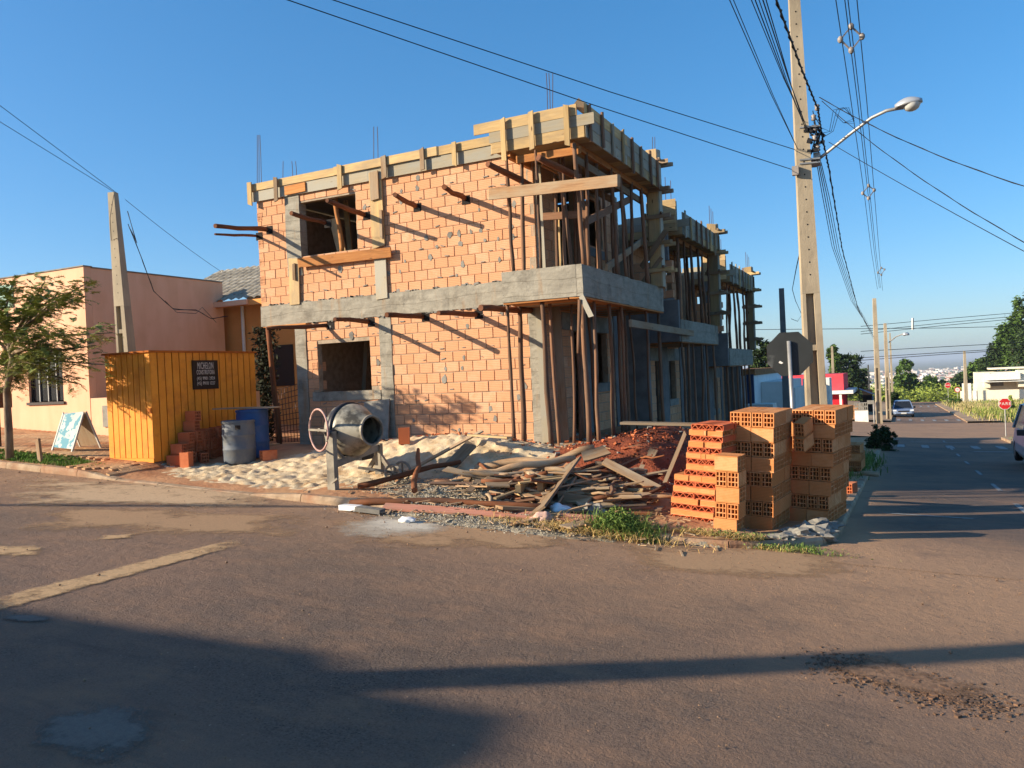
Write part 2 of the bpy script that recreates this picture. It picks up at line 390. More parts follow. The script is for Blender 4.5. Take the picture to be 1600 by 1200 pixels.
# worn paint, spills and stains: thin sheets with ragged, see-through edges
def worn(name, c1, cover=.55, sc=3.5, soft=.12, c2=None, rough=.9, edge=True, fsc=30):
    mt, n, b_ = newmat(name); mt.surface_render_method = 'DITHERED' if hasattr(mt, 'surface_render_method') else None
    co, _ = coords(n, False); tc = N(n, 'TexCoord')
    cc = mixc(n, ramp(n, ntex(n, co, fsc, 4, .7), .35, .7), c1, c2 or tuple(q*.75 for q in c1[:3])+(1,))
    lk(n, cc, b_.inputs['Base Color']); b_.inputs['Roughness'].default_value = rough; b_.inputs['Specular IOR Level'].default_value = .2
    f = ntex(n, co, sc, 7, .72)
    at = N(n, 'Attribute', attribute_name='fade')
    ad = N(n, 'Math', operation='MULTIPLY_ADD'); lk(n, at.outputs['Fac'], ad.inputs[0]); ad.inputs[1].default_value = .55; lk(n, f, ad.inputs[2])
    lk(n, ramp(n, ad.outputs[0], 1.5-cover-soft, 1.5-cover+soft), b_.inputs['Alpha'])
    bumpn(n, b_, ntex(n, co, 60, 3), .5, .01)
    return mt
def patch(name, corners, mat_, parent, dz=.012, nu=14, nv=8, pw=1.0, blob=False):
    """a sheet draped on the ground between four corners (x, y), fading towards its rim"""
    a, b2, c2, d2 = [V((p[0], p[1], 0)) for p in corners]; bq = MB(); fade = []
    def f(u, v):
        p = (a*(1-u)+b2*u)*(1-v)+(d2*(1-u)+c2*u)*v
        e = max(0, 1-((2*u-1)**2+(2*v-1)**2)) if blob else min(1, 3*min(u, 1-u, v, 1-v)); fade.append(e**pw)
        return (p.x, p.y, ground(p.x, p.y)+dz)
    bq.grid(f, [i/nu for i in range(nu+1)], [i/nv for i in range(nv+1)])
    o = bq.build(name, mat_, parent, smooth=True)
    t = o.data.attributes.new('fade', 'FLOAT', 'POINT'); t.data.foreach_set('value', fade)
    return o
M_PAINT = worn('worn_white_paint', S(196, 188, 172), .62, 6, .12)
M_PAINTY = worn('worn_yellow_line', S(200, 162, 118), .54, 7, .30)
M_CEM = worn('cement_spill', S(212, 200, 178), .66, 1.6, .25)
M_SANDY = worn('sand_film', S(176, 140, 104), .40, 1.3, .3)
M_TAR = worn('patch_of_pale_grit', S(116, 106, 96), .50, 4.5, .26)
M_SANDL = worn('pale_dust_film', S(204, 172, 134), .50, 2.2, .3)
M_BROKEN = worn('broken_asphalt_grit', S(150, 116, 88), .50, 3.2, .2, c2=S(98, 76, 60))
def gpix(x, y): p = onS(x, y, ground); return (p.x, p.y)
patch('lane_marking', [gpix(-60, 945), gpix(380, 838), gpix(392, 850), gpix(-60, 975)][::1], M_PAINTY, road, .008, 24, 5, .45)
patch('lane_marking', [gpix(-30, 850), gpix(85, 852), gpix(70, 872), gpix(-60, 872)], M_PAINTY, road, .008)
patch('lane_marking', [gpix(150, 838), gpix(225, 832), gpix(215, 842), gpix(140, 846)], M_PAINTY, road, .008)
patch('cement_stain', [gpix(505, 848), gpix(720, 842), gpix(735, 800), gpix(520, 806)], M_CEM, road, .010, blob=True)
patch('cement_stain', [gpix(-40, 800), gpix(480, 800), gpix(520, 770), gpix(-40, 735)], M_SANDL, road, .014, 30, 6)
patch('dust_stain', [gpix(-60, 850), gpix(560, 850), gpix(620, 806), gpix(-60, 770)], M_SANDY, road, .005, 30, 8)
patch('sand_stain', [gpix(430, 862), gpix(1000, 880), gpix(980, 812), gpix(420, 800)], M_SANDY, road, .006, 30, 8)
patch('dust_stain', [gpix(900, 905), gpix(1420, 930), gpix(1420, 850), gpix(900, 838)], M_SANDY, road, .006, 30, 8)
patch('grit_patch', [gpix(-20, 1199), gpix(290, 1215), gpix(300, 1090), gpix(30, 1095)], M_TAR, road, .008, blob=True)
patch('grit_patch', [gpix(-10, 975), gpix(110, 975), gpix(110, 962), gpix(-10, 958)], M_TAR, road, .008, blob=True)
patch('broken_asphalt', [gpix(1200, 1030), gpix(1560, 1135), gpix(1620, 1090), gpix(1330, 1005)], M_BROKEN, road, .010, 24, 8)
# the torn surface inside that patch: real lumps
b = MB(); random.seed(3)
A = gpix(1300, 1035); Bq = gpix(1550, 1105)
for k in range(1500):
    t = random.random(); x = A[0]+(Bq[0]-A[0])*t+random.gauss(0, .10); y = A[1]+(Bq[1]-A[1])*t+random.gauss(0, .14)
    r = random.uniform(.003, .010)*(1 if random.random() < .93 else 1.9)
    Mq = Matrix.Translation((x, y, ground(x, y)+r*.25)) @ Matrix.Rotation(random.random()*6, 4, 'Z') @ Matrix.Diagonal((r, r*random.uniform(.6, 1), r*.5, 1))
    b.box(-1, -1, -1, 1, 1, 1, Mq)
b.build('asphalt_crumbs', matt('asphalt_crumb', S(120, 90, 68), S(84, 68, 56), 6, var=.25), road, kind='stuff')
b = MB(); random.seed(23); cnt = 0
while cnt < 3200:
    x = random.uniform(-16, 4); y = random.uniform(2.2, 9.0)
    if random.random() > .12+.9*math.exp(-(9.0-y)/1.0): continue
    cnt += 1; r = random.uniform(.003, .009)*(1 if random.random() < .96 else 2.2); Mq = Matrix.Translation((x, y, ground(x, y)+.012+r*.3)) @ Matrix.Rotation(random.random()*6, 4, 'Z')
    b.add([Mq @ (V(p)*r*random.uniform(.7, 1.3)) for p in ((1, 0, 0), (-1, 0, 0), (0, 1, 0), (0, -1, 0), (0, 0, .7), (0, 0, -.8))], [(0, 2, 4), (2, 1, 4), (1, 3, 4), (3, 0, 4), (2, 0, 5), (1, 2, 5), (3, 1, 5), (0, 3, 5)])
b.build('road_grit', matt('road_grit', S(150, 118, 90), S(100, 84, 72), 6, var=.3), road, kind='stuff')
# crossings and dashes on the side road
M_PAINT2 = worn('faded_road_paint', S(150, 148, 144), .60, 7, .2)
def quad_mark(name, x0, y0, x1, y1, par, dz=.010, m_=None): patch(name, [(x0, y0), (x1, y0), (x1, y1), (x0, y1)], m_ or M_PAINT2, par, dz, 4, 8, .3)
for k in range(5): quad_mark('crosswalk_stripe', -.35+k*.92, 36.2, .12+k*.92, 39.4, sroad)
for k in range(6): quad_mark('crosswalk_stripe', -.5+k*.85, 69.5, -.1+k*.85, 74, sroad, .02)
for k in range(6): quad_mark('crosswalk_stripe', .3+k*.85, 112, .7+k*.85, 122, sroad, .02)
for y0 in (14.2, 18.4, 22.6, 26.8, 31, 35.2, 41.5, 76, 84, 92, 100): quad_mark('centre_dash', 1.64, y0, 1.78, y0+2.2, sroad, .012)
quad_mark('stop_line', -.5, 13.6, 1.2, 13.75, sroad, .012); quad_mark('stop_line', 1.9, 34.4, 4.1, 34.75, sroad, .012)
quad_mark('stop_line', -.7, 41.6, 4.1, 41.8, sroad, .012)

# ---------------------------------------------------------------- lot / sidewalk and kerbs
M_DIRT = matt('trodden_site_earth', S(190, 142, 102), S(160, 110, 76), 1.5, bump=.8, bscale=9, c3=S(188, 150, 108), s3=.6, jitter=False, bd=.03)
b = MB()
xs = seq((-45, -15, 1.5), (-15, -3, .3), (-3, KX-.02, .1))
vs_ = [(i/56)**1.6 for i in range(57)]
def lf(u, v):
    y = kerb_y(u)+.06+(44-kerb_y(u)-.06)*v
    h = lot(u, y)
    h += .02*fr(u, y, 1.3) if kdist(u, y) > .3 else 0
    return (u, y, h)
b.grid(lf, xs, vs_)
lotob = struct(b.build('site_sidewalk', M_DIRT, smooth=True))
b = MB(); b.grid(lambda u, v: (KX-.02+v*.001-.0, u, ground(KX, u)-.2+v*(.31)), seq((10.7, 44, .8)), [0, 1])
kroot = empty('kerb', (-6, KY, 0)); kroot['kind'] = 'structure'
path = []
x = -45.0
while x < KX-KR: path.append(V((x, KY, 0))); x += 1.0
for k in range(5): a = math.pi/2*k/4; path.append(V((KX-KR+KR*math.sin(a), KY+KR-KR*math.cos(a), 0)))
y = KY+KR+1
while y < 45: path.append(V((KX, y, 0))); y += 1.0
M_KERB = matt('kerb_concrete', S(176, 152, 124), S(140, 116, 92), 3, bump=.7, bscale=14, c3=S(150, 104, 74), s3=1.3, jitter=False, bd=.02)
for p, q in zip(path[:-1], path[1:]):
    if q.x < -26: continue
    d = (q-p).normalized(); nrm = V((-d.y, d.x, 0)); mb = MB(); g = .006
    vs2 = []
    for t, pp in ((0, p+d*g), (1, q-d*g)):
        z = ground(pp.x, pp.y); hh = kerb_h(pp.x)+random.uniform(-.008, .008)+.004
        for off, zz in ((-.03, z-.15), (-.025, z+hh*.55), (0, z+hh), (.11, z+hh+.004), (.11, z-.15)):
            w_ = pp+nrm*off; vs2.append((w_.x, w_.y, zz))
    mb.add(vs2, [(0, 1, 2, 3, 4)]+[(9, 8, 7, 6, 5)]+[(i, (i+1) % 5+0, 5+(i+1) % 5, 5+i) [::-1] for i in range(5)])
    mb.build('kerb_stone', M_KERB, kroot)
# brick pavers on the sidewalk by the hut
M_PAVER = matt('clay_paver', S(186, 128, 84), S(158, 100, 64), 6, bump=.4, bscale=40, var=.14, c3=S(196, 158, 116), s3=.7, lo3=.42, hi3=.62)
b = MB(); random.seed(5)
for i in range(-110, 1):
    for j in range(26):
        if (i+j) % 2: pass
        x = -12.3+i*.105*1.0; y = 9.25+j*.21+(.105 if i % 2 else 0)
        if y > 13.3 or x < -24: continue
        d = kdist(x, y)
        if sand_h(x, y) > .03 or (x > -12.9 and random.random() < .25): continue
        if x < -13.0 and x > -26 and y < 10.05 and x < -13.4: continue
        z = lot(x, y)+.012+random.uniform(-.004, .004)
        vs2 = []
        for zz in (-.03, 0):
            for ax, ay in ((-.045, -.097), (.045, -.097), (.045, .097), (-.045, .097)): vs2.append((x+ax, y+ay, lot(x+ax, y+ay)+.034+zz+random.uniform(-.002, .002)))
        b.add(vs2, [(4, 5, 6, 7), (0, 1, 5, 4), (1, 2, 6, 5), (2, 3, 7, 6), (3, 0, 4, 7)])
b.build('paver_bricks', M_PAVER, lotob, kind='stuff')
# sand, soil, gravel heaps
def heap(name, fn, x0, x1, y0, y1, st, mat_, amp, sc, label, base=None):
    b = MB(); base = base or (lambda x, y: lot(x, y) if kdist(x, y) > .0 else ground(x, y))
    def f(u, v):
        h = fn(u, v); k = min(1, h/.05)
        return (u, v, base(u, v)+h-.035+k*amp*fr(u, v, sc, 5)+k*amp*.6*abs(nz(u, v, 2, sc*2.3)))
    b.grid(f, seq((x0, x1, st)), seq((y0, y1, st)))
    o = b.build(name, mat_, smooth=True); o['kind'] = 'stuff'; o['label'] = label; return o
M_SAND = matt('pale_sand', S(214, 195, 162), S(192, 168, 132), 5, bump=.6, bscale=55, c3=S(186, 150, 106), s3=2.2, jitter=False, bd=.02)
M_SOIL = matt('red_soil', S(136, 70, 44), S(104, 50, 32), 4, bump=.9, bscale=22, c3=S(150, 84, 56), s3=1.3, jitter=False, bd=.04)
M_GRAV = matt('grey_gravel', S(176, 164, 140), S(128, 118, 102), 12, bump=1, bscale=45, jitter=False, bd=.03, var=.0)
M_STONE = matt('gravel_stone', S(178, 168, 148), S(130, 122, 110), 8, bump=.3, var=.35)
heap('sand_heap', sand_h, -13.2, -4.6, 9.15, 13.38, .045, M_SAND, .05, 7.0, 'pale sand spread in front of the brick wall by the mixer')
heap('soil_heap', soil_h, -6.6, -1.0, 10.2, 18.0, .08, M_SOIL, .07, 2.2, 'loose red soil heaped beside the building posts')
heap('gravel_heap', gravel_h, -9.0, -1.4, 8.2, 12.2, .05, M_GRAV, .03, 4, 'grey gravel spread under the scrap wood at the corner')
b = MB(); random.seed(11); cnt = 0
while cnt < 9000:
    x = random.gauss(-5.2, 1.35); y = random.gauss(9.7, .75)
    h = gravel_h(x, y)
    if random.random() > h*9+.02 or y < 8.2: continue
    cnt += 1; r = random.uniform(.008, .019); z = surf(x, y)-.035+r*.6+.012
    Mq = Matrix.Translation((x, y, z)) @ Matrix.Rotation(random.random()*6, 4, 'Z') @ Matrix.Rotation(random.random()*3, 4, 'X')
    vs2 = [Mq @ (V(p)*r*random.uniform(.7, 1.2)) for p in ((1, 0, 0), (-1, 0, 0), (0, 1, 0), (0, -1, 0), (0, 0, .8), (0, 0, -.8))]
    b.add(vs2, [(0, 2, 4), (2, 1, 4), (1, 3, 4), (3, 0, 4), (2, 0, 5), (1, 2, 5), (3, 1, 5), (0, 3, 5)])
o = b.build('gravel_stones', M_STONE); o['kind'] = 'stuff'; o['label'] = 'loose grey gravel stones along the corner kerb'
b = MB(); cnt = 0
while cnt < 1200:
    x = random.uniform(-7, -1.2); y = random.uniform(11, 17.5)
    h = soil_h(x, y)
    if h < .05: continue
    cnt += 1; r = random.uniform(.010, .035)*random.uniform(.4, 1); z = surf(x, y)+.0
    Mq = Matrix.Translation((x, y, z)) @ Matrix.Rotation(random.random()*6, 4, 'Z') @ Matrix.Rotation(random.random()*3, 4, 'X')
    vs2 = [Mq @ (V(p)*r*random.uniform(.7, 1.2)) for p in ((1, 0, 0), (-1, 0, 0), (0, 1, 0), (0, -1, 0), (0, 0, .8), (0, 0, -.8))]
    b.add(vs2, [(0, 2, 4), (2, 1, 4), (1, 3, 4), (3, 0, 4), (2, 0, 5), (1, 2, 5), (3, 1, 5), (0, 3, 5)])
o = b.build('soil_clods', M_SOIL); o['kind'] = 'stuff'; o['label'] = 'clods of red soil on the heap by the posts'
# ---------------------------------------------------------------- brick walls
WY, WX = 13.4, -5.95
def proj_area(p, a, h):
    d = p-CAM; z = d.dot(FW); return a*h/(z*z) if z > 0 else 0
BR = []           # every wall brick: (owner part, matrix, length, height, size in view)
_bm = {}
def brick_mesh(L, h, t=.10):
    k = (round(L, 2), round(h, 2), t)
    if k not in _bm:
        L, h = k[0], k[1]; mb = MB(); e = .006
        x0, x1, z0, z1 = -L/2, L/2, -h/2, h/2
        vs = [(x0, t, z0), (x1, t, z0), (x1, t, z1), (x0, t, z1), (x0, e, z0), (x1, e, z0), (x1, e, z1), (x0, e, z1), (x0+e, 0, z0+e), (x1-e, 0, z0+e), (x1-e, 0, z1-e), (x0+e, 0, z1-e)]
        fs = [(8, 9, 10, 11)]+[(4+i, 4+(i+1) % 4, 8+(i+1) % 4, 8+i) for i in range(4)]+[(i, (i+1) % 4, 4+(i+1) % 4, 4+i) for i in range(4)]
        me = bpy.data.meshes.new('brick'); me.from_pydata(vs, [], fs); me.materials.append(M_BRICK); me.update(); _bm[k] = me
    return _bm[k]
def rects(a0, a1, z0, z1, holes):
    A = sorted({a0, a1}|{min(max(v, a0), a1) for h in holes for v in h[:2]}); Z = sorted({z0, z1}|{min(max(v, z0), z1) for h in holes for v in h[2:]})
    out = []
    for p, q in zip(A[:-1], A[1:]):
        st = None
        for r, s in zip(Z[:-1], Z[1:]):
            c = ((p+q)/2, (r+s)/2)
            if any(h[0] < c[0] < h[1] and h[2] < c[1] < h[3] for h in holes):
                if st is not None: out.append((p, q, st, r)); st = None
            elif st is None: st = r
        if st is not None: out.append((p, q, st, Z[-1]))
    return out
def brick_wall(parent, axis, plane, a0, a1, z0, z1, holes=(), pitch=.2, length=.302, th=.14, face=1, name='wall', bricks=True):
    """axis 'x': wall along X with its face to -Y; axis 'y': wall along Y with its face to +X"""
    mb = MB()
    for (p, q, r, s) in rects(a0, a1, z0, z1, holes):
        if axis == 'x': mb.box(p, plane+.012, r, q, plane+th, s)
        else: mb.box(plane-th, p, r, plane-.012, q, s)
    part = mb.build(name, M_MORTAR, parent)
    if not bricks: return part
    nrow = int((z1-z0)/pitch+.3); pitch = (z1-z0)/nrow
    for r in range(nrow):
        zb = z0+r*pitch+.006; zt = z0+(r+1)*pitch-.006
        s = a0-(length/2 if r % 2 else 0)-random.uniform(0, .04)
        while s < a1:
            segs = [(max(s+.005, a0), min(s+length-.005, a1))]
            for h in holes:
                if h[3] > zb+.06 and h[2] < zt-.06:
                    ns = []
                    for (p, q) in segs:
                        if h[1] <= p or h[0] >= q: ns.append((p, q)); continue
                        if h[0] > p: ns.append((p, h[0]-.003))
                        if h[1] < q: ns.append((h[1]+.003, q))
                    segs = ns
            for (p, q) in segs:
                if q-p < .04: continue
                c = (p+q)/2; zc = (zb+zt)/2; dj = random.uniform(-.004, .004)
                if axis == 'x': Mx = Matrix.Translation((c, plane+dj, zc+random.uniform(-.003, .003)))
                else: Mx = Matrix.Translation((plane-dj, c, zc)) @ Matrix.Rotation(math.pi/2, 4, 'Z')
                Mx = Mx @ Matrix.Rotation(random.uniform(-.008, .008), 4, 'Y') @ Matrix.Rotation(random.uniform(-.012, .012), 4, 'Z')
                pos = Mx.translation
                sc = proj_area(pos, q-p, zt-zb)*(1 if axis == 'x' else .35)
                BR.append((part, Mx, q-p, zt-zb, sc))
            s += length
    return part
def flush_bricks(limit=300):
    BR.sort(key=lambda t: -t[4]); rest = {}
    for i, (part, Mx, L, h, sc) in enumerate(BR):
        if i < limit: place('brick', brick_mesh(L, h), Mx, part)
        else:
            mb = rest.setdefault(part.name, (part, MB()))[1]; me = brick_mesh(L, h)
            mb.add([Mx @ v.co for v in me.vertices], [tuple(p.vertices) for p in me.polygons])
    for part, mb in rest.values(): mb.build('bricks', M_BRICK, part, kind='stuff')
    BR.clear()
def part_box(name, parent, mat_, *bx):
    mb = MB(); mb.box(*bx); return mb.build(name, mat_, parent)
def rough_beam(name, parent, mat_, x0, y0, z0, x1, y1, z1, amp=.012, st=.15):
    """cast concrete: a subdivided box with uneven faces and ragged edges"""
    mb = MB(); n = [max(1, round((b-a)/st)) for a, b in ((x0, x1), (y0, y1), (z0, z1))]
    def j(p): return (p[0]+amp*nz(p[1]*4, p[2]*4, p[0]*4), p[1]+amp*nz(p[0]*4, p[2]*4, 7+p[1]*4), p[2]+amp*.8*nz(p[0]*5, p[1]*5, 3))
    L = lambda a, b, k: [a+(b-a)*i/k for i in range(k+1)]
    for z, fl in ((z0, 1), (z1, 0)):
        us, vs = L(x0, x1, n[0]), L(y0, y1, n[1]); mb.grid(lambda u, v: j((u, v, z)), us if not fl else us[::-1], vs)
    for y_, fl in ((y0, 0), (y1, 1)):
        us, vs = L(x0, x1, n[0]), L(z0, z1, n[2]); mb.grid(lambda u, v: j((u, y_, v)), us if not fl else us[::-1], vs)
    for x_, fl in ((x0, 1), (x1, 0)):
        us, vs = L(y0, y1, n[1]), L(z0, z1, n[2]); mb.grid(lambda u, v: j((x_, u, v)), us if not fl else us[::-1], vs)
    return mb.build(name, mat_, parent)

def hollow_mesh(name, L, w_, h, nw, nh, mat_, t=.0135):
    mb = MB(); mb.box(-L/2, -w_/2, 0, L/2, w_/2, t); mb.box(-L/2, -w_/2, h-t, L/2, w_/2, h)
    for s in (-1, 1): mb.box(-L/2+.0005, s*(w_/2-t/2)-t/2+.0005*(s < 0), t, L/2-.0005, s*(w_/2-t/2)+t/2-.0005*(s > 0), h-t)
    for i in range(1, nh): z = h*i/nh; mb.box(-L/2+.002, -w_/2+t, z-t*.45, L/2-.002, w_/2-t, z+t*.45)
    for i in range(1, nw): y = -w_/2+w_*i/nw; mb.box(-L/2+.004, y-t*.42, t, L/2-.004, y+t*.42, h-t)
    mb.box(-.02, -w_/2+t, t, .02, w_/2-t, h-t)
    me = bpy.data.meshes.new(name); me.from_pydata(mb.v, [], mb.f); me.materials.append(mat_); me.update(); return me
HOLE_END = hollow_mesh('brick', .29, .14, .188, 3, 3, M_BRICK)
# ---------------------------------------------------------------- the three unfinished houses
random.seed(21)
H1 = empty('unfinished_house', (-9, 15.5, .4), 'nearest two-storey unfinished house with its sunlit brick front and timber formwork', 'house', 'row of unfinished houses')
LW = (-11.15, -9.79, 1.49, 2.52); UW = (-11.46, -9.98, 4.42, 5.57)
# concrete frame of the front
brick_wall(H1, 'x', WY, -11.44, -6.15, .36, 3.0, [LW, (-9.52, -9.25, .3, 3.1), (-11.3, -9.6, 1.31, 1.5)], name='lower_wall')
brick_wall(H1, 'x', WY, -12.66, -5.97, 3.43, 5.80, [UW, (-11.84, -11.46, 4.0, 5.9)], name='upper_wall')
rough_beam('column', H1, M_CONC, -11.73, WY-.02, .2, -11.44, WY+.2, 2.995)
rough_beam('column', H1, M_CONC, -9.53, WY-.015, .2, -9.24, WY+.2, 2.995)
rough_beam('column', H1, M_CONC, -6.16, WY-.01, .2, -5.94, WY+.22, 2.995)
rough_beam('column', H1, M_CONC, -11.85, WY-.02, 4.02, -11.45, WY+.2, 5.77)
rough_beam('window_sill', H1, M_CONC, -11.32, WY-.02, 1.30, -9.55, WY+.18, 1.495)
rough_beam('beam', H1, M_CONC, -12.66, WY-.03, 2.99, -5.9, WY+.2, 3.44, .016)
# mortar dabs squeezed out below the beams
mb = MB()
for k in range(90):
    x = random.uniform(-12.5, -6.2); z = random.choice([2.98, 3.45]); s = random.uniform(.01, .035)
    mb.box(-s*1.6, -.02, -s*.6, s*1.6, .02, s*.6, Matrix.Translation((x, WY-.012, z)) @ Matrix.Rotation(random.uniform(-.3, .3), 4, 'Y'))
for k in range(150):
    x = random.uniform(-11.3, -6.2); z = .45+.2*random.randint(0, 26); s = random.uniform(.008, .022)
    if (LW[0] < x < LW[1] and LW[2] < z < LW[3]) or (UW[0] < x < UW[1] and UW[2] < z < UW[3]): continue
    mb.box(-s*2.5, -.012, -s*.5, s*2.5, .012, s*.5, Matrix.Translation((x, WY-.004, z)) @ Matrix.Rotation(random.uniform(-.3, .3), 4, 'Y'))
for k in range(70):                                                # smears wiped over the joints
    x = random.uniform(-11.2, -6.3); z = .45+.2*random.randint(0, 26); s = random.uniform(.03, .075)
    if (LW[0]-.1 < x < LW[1]+.1 and LW[2]-.1 < z < LW[3]+.1) or (UW[0]-.1 < x < UW[1]+.1 and UW[2]-.1 < z < UW[3]+.1): continue
    q = [(x+s*random.uniform(.5, 1)*math.cos(t), z+s*random.uniform(.6, 1.5)*math.sin(t)) for t in [i*math.pi/5 for i in range(10)]]
    mb.prism(q, Matrix(((1, 0, 0, 0), (0, 0, -1, WY-.002), (0, 1, 0, 0), (0, 0, 0, 1))), random.uniform(.004, .008))
mb.build('mortar_dabs', M_CONC2, H1, kind='stuff')
# floors, roof slab and inner walls
part_box('floor_slab', H1, M_CONC2, -11.6, WY+.16, .1, WX-.02, 18.1, .41)
part_box('upper_floor', H1, M_CONC2, -12.6, WY+.21, 3.02, WX-.02, 18.1, 3.40)
part_box('roof_slab', H1, M_FORM, -12.6, WY+.10, 5.83, WX-.05, 18.1, 6.06)
brick_wall(H1, 'x', 18.1, -12.6, WX, .3, 3.0, [(-11, -10, .4, 2.5)], name='rear_wall', bricks=False)
brick_wall(H1, 'x', 18.1, -12.6, WX, 3.43, 5.8, [(-9.5, -8.6, 4.3, 5.3)], name='rear_wall', bricks=False)
part_box('party_wall', H1, M_MORTAR, -12.64, WY+.16, 3.43, -12.5, 18.1, 5.8)
part_box('party_wall', H1, M_MORTAR, -11.7, WY+.2, .36, -11.56, 18.1, 2.99)
part_box('inner_wall', H1, M_BRICK, -9.0, WY+.9, .41, -8.88, 18.1, 3.0)
part_box('inner_wall', H1, M_BRICK, -9.0, WY+.9, 3.41, -8.88, 18.1, 5.8)
for (x, y) in ((-11.0, 14.6), (-10.3, 14.9), (-10.0, 14.1)):
    plank('shore_board', (x, y, .41), (x+.3, y, 2.99), .10, .04, M_GREYW, H1, up=(0, 1, 0)); plank('shore_board', (x, y, 3.41), (x-.15, y, 5.8), .12, .04, M_PINE, H1, up=(0, 1, 0))
plank('shore_board', (-10.75, 13.9, 4.42), (-10.95, 13.9, 5.25), .22, .04, M_PINE, H1, up=(0, 1, 0))
log('shore_post', (-10.55, 13.62, 4.4), (-10.66, 13.62, 5.6), .05, .05, M_ORW, H1)
# formwork round the front
def zy(px, py, Y): return onY(px, py, Y)
Yb = WY-.03
plank('form_board', (-12.72, Yb-.0125, 5.87), (-9.6, Yb-.0125, 5.87), .025, .24, M_FORM, H1)
plank('form_board', (-9.59, Yb-.0125, 5.875), (-6.25, Yb-.0125, 5.87), .025, .24, M_FORM, H1)
plank('form_board', (-12.80, Yb-.0325, 6.06), (-10.4, Yb-.0325, 6.07), .03, .16, M_PINE, H1)
plank('form_board', (-10.42, Yb-.060, 6.07), (-7.9, Yb-.060, 6.08), .03, .17, M_PINE, H1)
plank('form_board', (-7.95, Yb-.0325, 6.08), (-6.1, Yb-.0325, 6.09), .03, .17, M_PINE, H1)
plank('form_board', (-11.75, Yb-.042, 5.86), (-11.2, Yb-.042, 5.87), .03, .19, M_ORW, H1)
for px, m_ in ((396, M_PINE), (437, M_GREYW), (537, M_PINE), (607, M_GREYW), (667, M_GREYW), (717, M_PINE)):
    x = onY(px, 285, WY).x; z0 = 5.76-random.uniform(.0, .12)
    plank('batten', (x, Yb-.105, z0), (x+random.uniform(-.02, .02), Yb-.105, 6.17), random.uniform(.08, .12), .03, m_, H1, up=(0, 1, 0))
# boards of the upper column form and the window
def fb(p0, p1, w_, m_, Y=WY-.05, t=.03, name='form_board', par=H1):
    a = onY(p0[0], p0[1], Y); b = onY(p1[0], p1[1], Y); return plank(name, a, b, w_, t, m_, par, up=(0, 1, 0))
fb((586, 270), (592, 386), .30, M_PINE, WY-.04); fb((594, 402), (597, 467), .28, M_FORM, WY-.04)
fb((584, 268), (586, 312), .20, M_GREYW, WY-.085); fb((595, 328), (596, 372), .06, M_GREYW, WY-.085)
fb((459, 404), (461, 476), .27, M_PINE, WY-.045); fb((459, 412), (460, 438), .07, M_GREYW, WY-.085)
fb((466, 411), (611, 394), .20, M_ORW, WY-.10)
# putlogs left in the wall
for b0, t0, L, r in (((421, 359), (336, 353), 1.5, .055), ((405, 369), (336, 366), 1.5, .03), ((512, 349), (455, 333), 1.15, .05), ((573, 337), (511, 313), 1.25, .055), ((652, 324), (617, 304), 1.0, .055), ((728, 312), (694, 292), 1.1, .055),
                     ((517, 508), (416, 513), 1.15, .045), ((580, 503), (523, 499), 1.2, .05), ((665, 495), (604, 492), 1.25, .055), ((748, 491), (685, 489), 1.35, .055)):
    a = onY(b0[0], b0[1], WY+.1); t = onY(t0[0], t0[1], WY-L); log('putlog', a, t, r, r*.85, M_PUT, H1, .02, 5)
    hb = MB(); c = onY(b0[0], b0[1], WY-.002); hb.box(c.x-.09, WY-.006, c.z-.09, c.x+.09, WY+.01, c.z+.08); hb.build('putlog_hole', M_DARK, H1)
log('putlog', onY(842, 295, 13.3), onY(762, 256, 11.9), .06, .055, M_PUT, H1, .02, 5)
log('putlog', onY(905, 277, 12.9), onY(841, 246, 11.9), .06, .055, M_PUT, H1, .02, 5)
log('putlog', onY(830, 485, 13.4), onY(751, 481, 12.0), .06, .055, M_PUT, H1, .02, 5)
# rebars on the roof
def rebar(pxs, y0, y1, Y, par=H1):
    for px in pxs:
        a = onY(px, y1, Y); t = onY(px+random.uniform(-2, 2), y0, Y); a.z = min(a.z, t.z-.3)
        mb = MB(); mb.tube([a-V((0, 0, .25)), (a+t)/2+V((.01, 0, 0)), t], .007, 5); mb.build('rebar', M_STEEL, par)
rebar((401, 404, 408), 211, 285, 13.6); rebar((441, 457, 463), 252, 275, 14); rebar((583, 590), 198, 245, 13.8); rebar((855, 859, 862), 114, 170, 13.6)

# balcony slab, roof overhang, props: the same for every house of the row
def balcony(par, x0, y0, x1, y1, zb, zt, front=True):
    rough_beam('balcony_slab', par, M_CONC, x0+.1, y0+.1, zb+.02, x1-.1, y1-.1, zb+.16, .006, .3)
    rough_beam('balcony_edge', par, M_CONC, x1-.12, y0+.0, zb, x1, y1, zt, .014)
    rough_beam('balcony_edge', par, M_CONC, x0, y0-.004, zb+.002, x1-.115, y0+.115, zt+.003, .014)
    plank('soffit_board', (x1-.13, y0+.02, zb-.018), (x1-.13, y1-.02, zb-.018), .24, .025, M_ORW, par)
    plank('soffit_board', (x0+.02, y0+.13, zb-.020), (x1-.27, y0+.13, zb-.020), .24, .025, M_ORW, par)
    k = 0
    yy = y0+.40
    while yy < y1-.2: plank('soffit_board', (x0+.03, yy, zb-.022), (x1-.27, yy, zb-.022), .27, .025, M_GREYW if k % 2 else M_ORW, par); yy += .30; k += 1
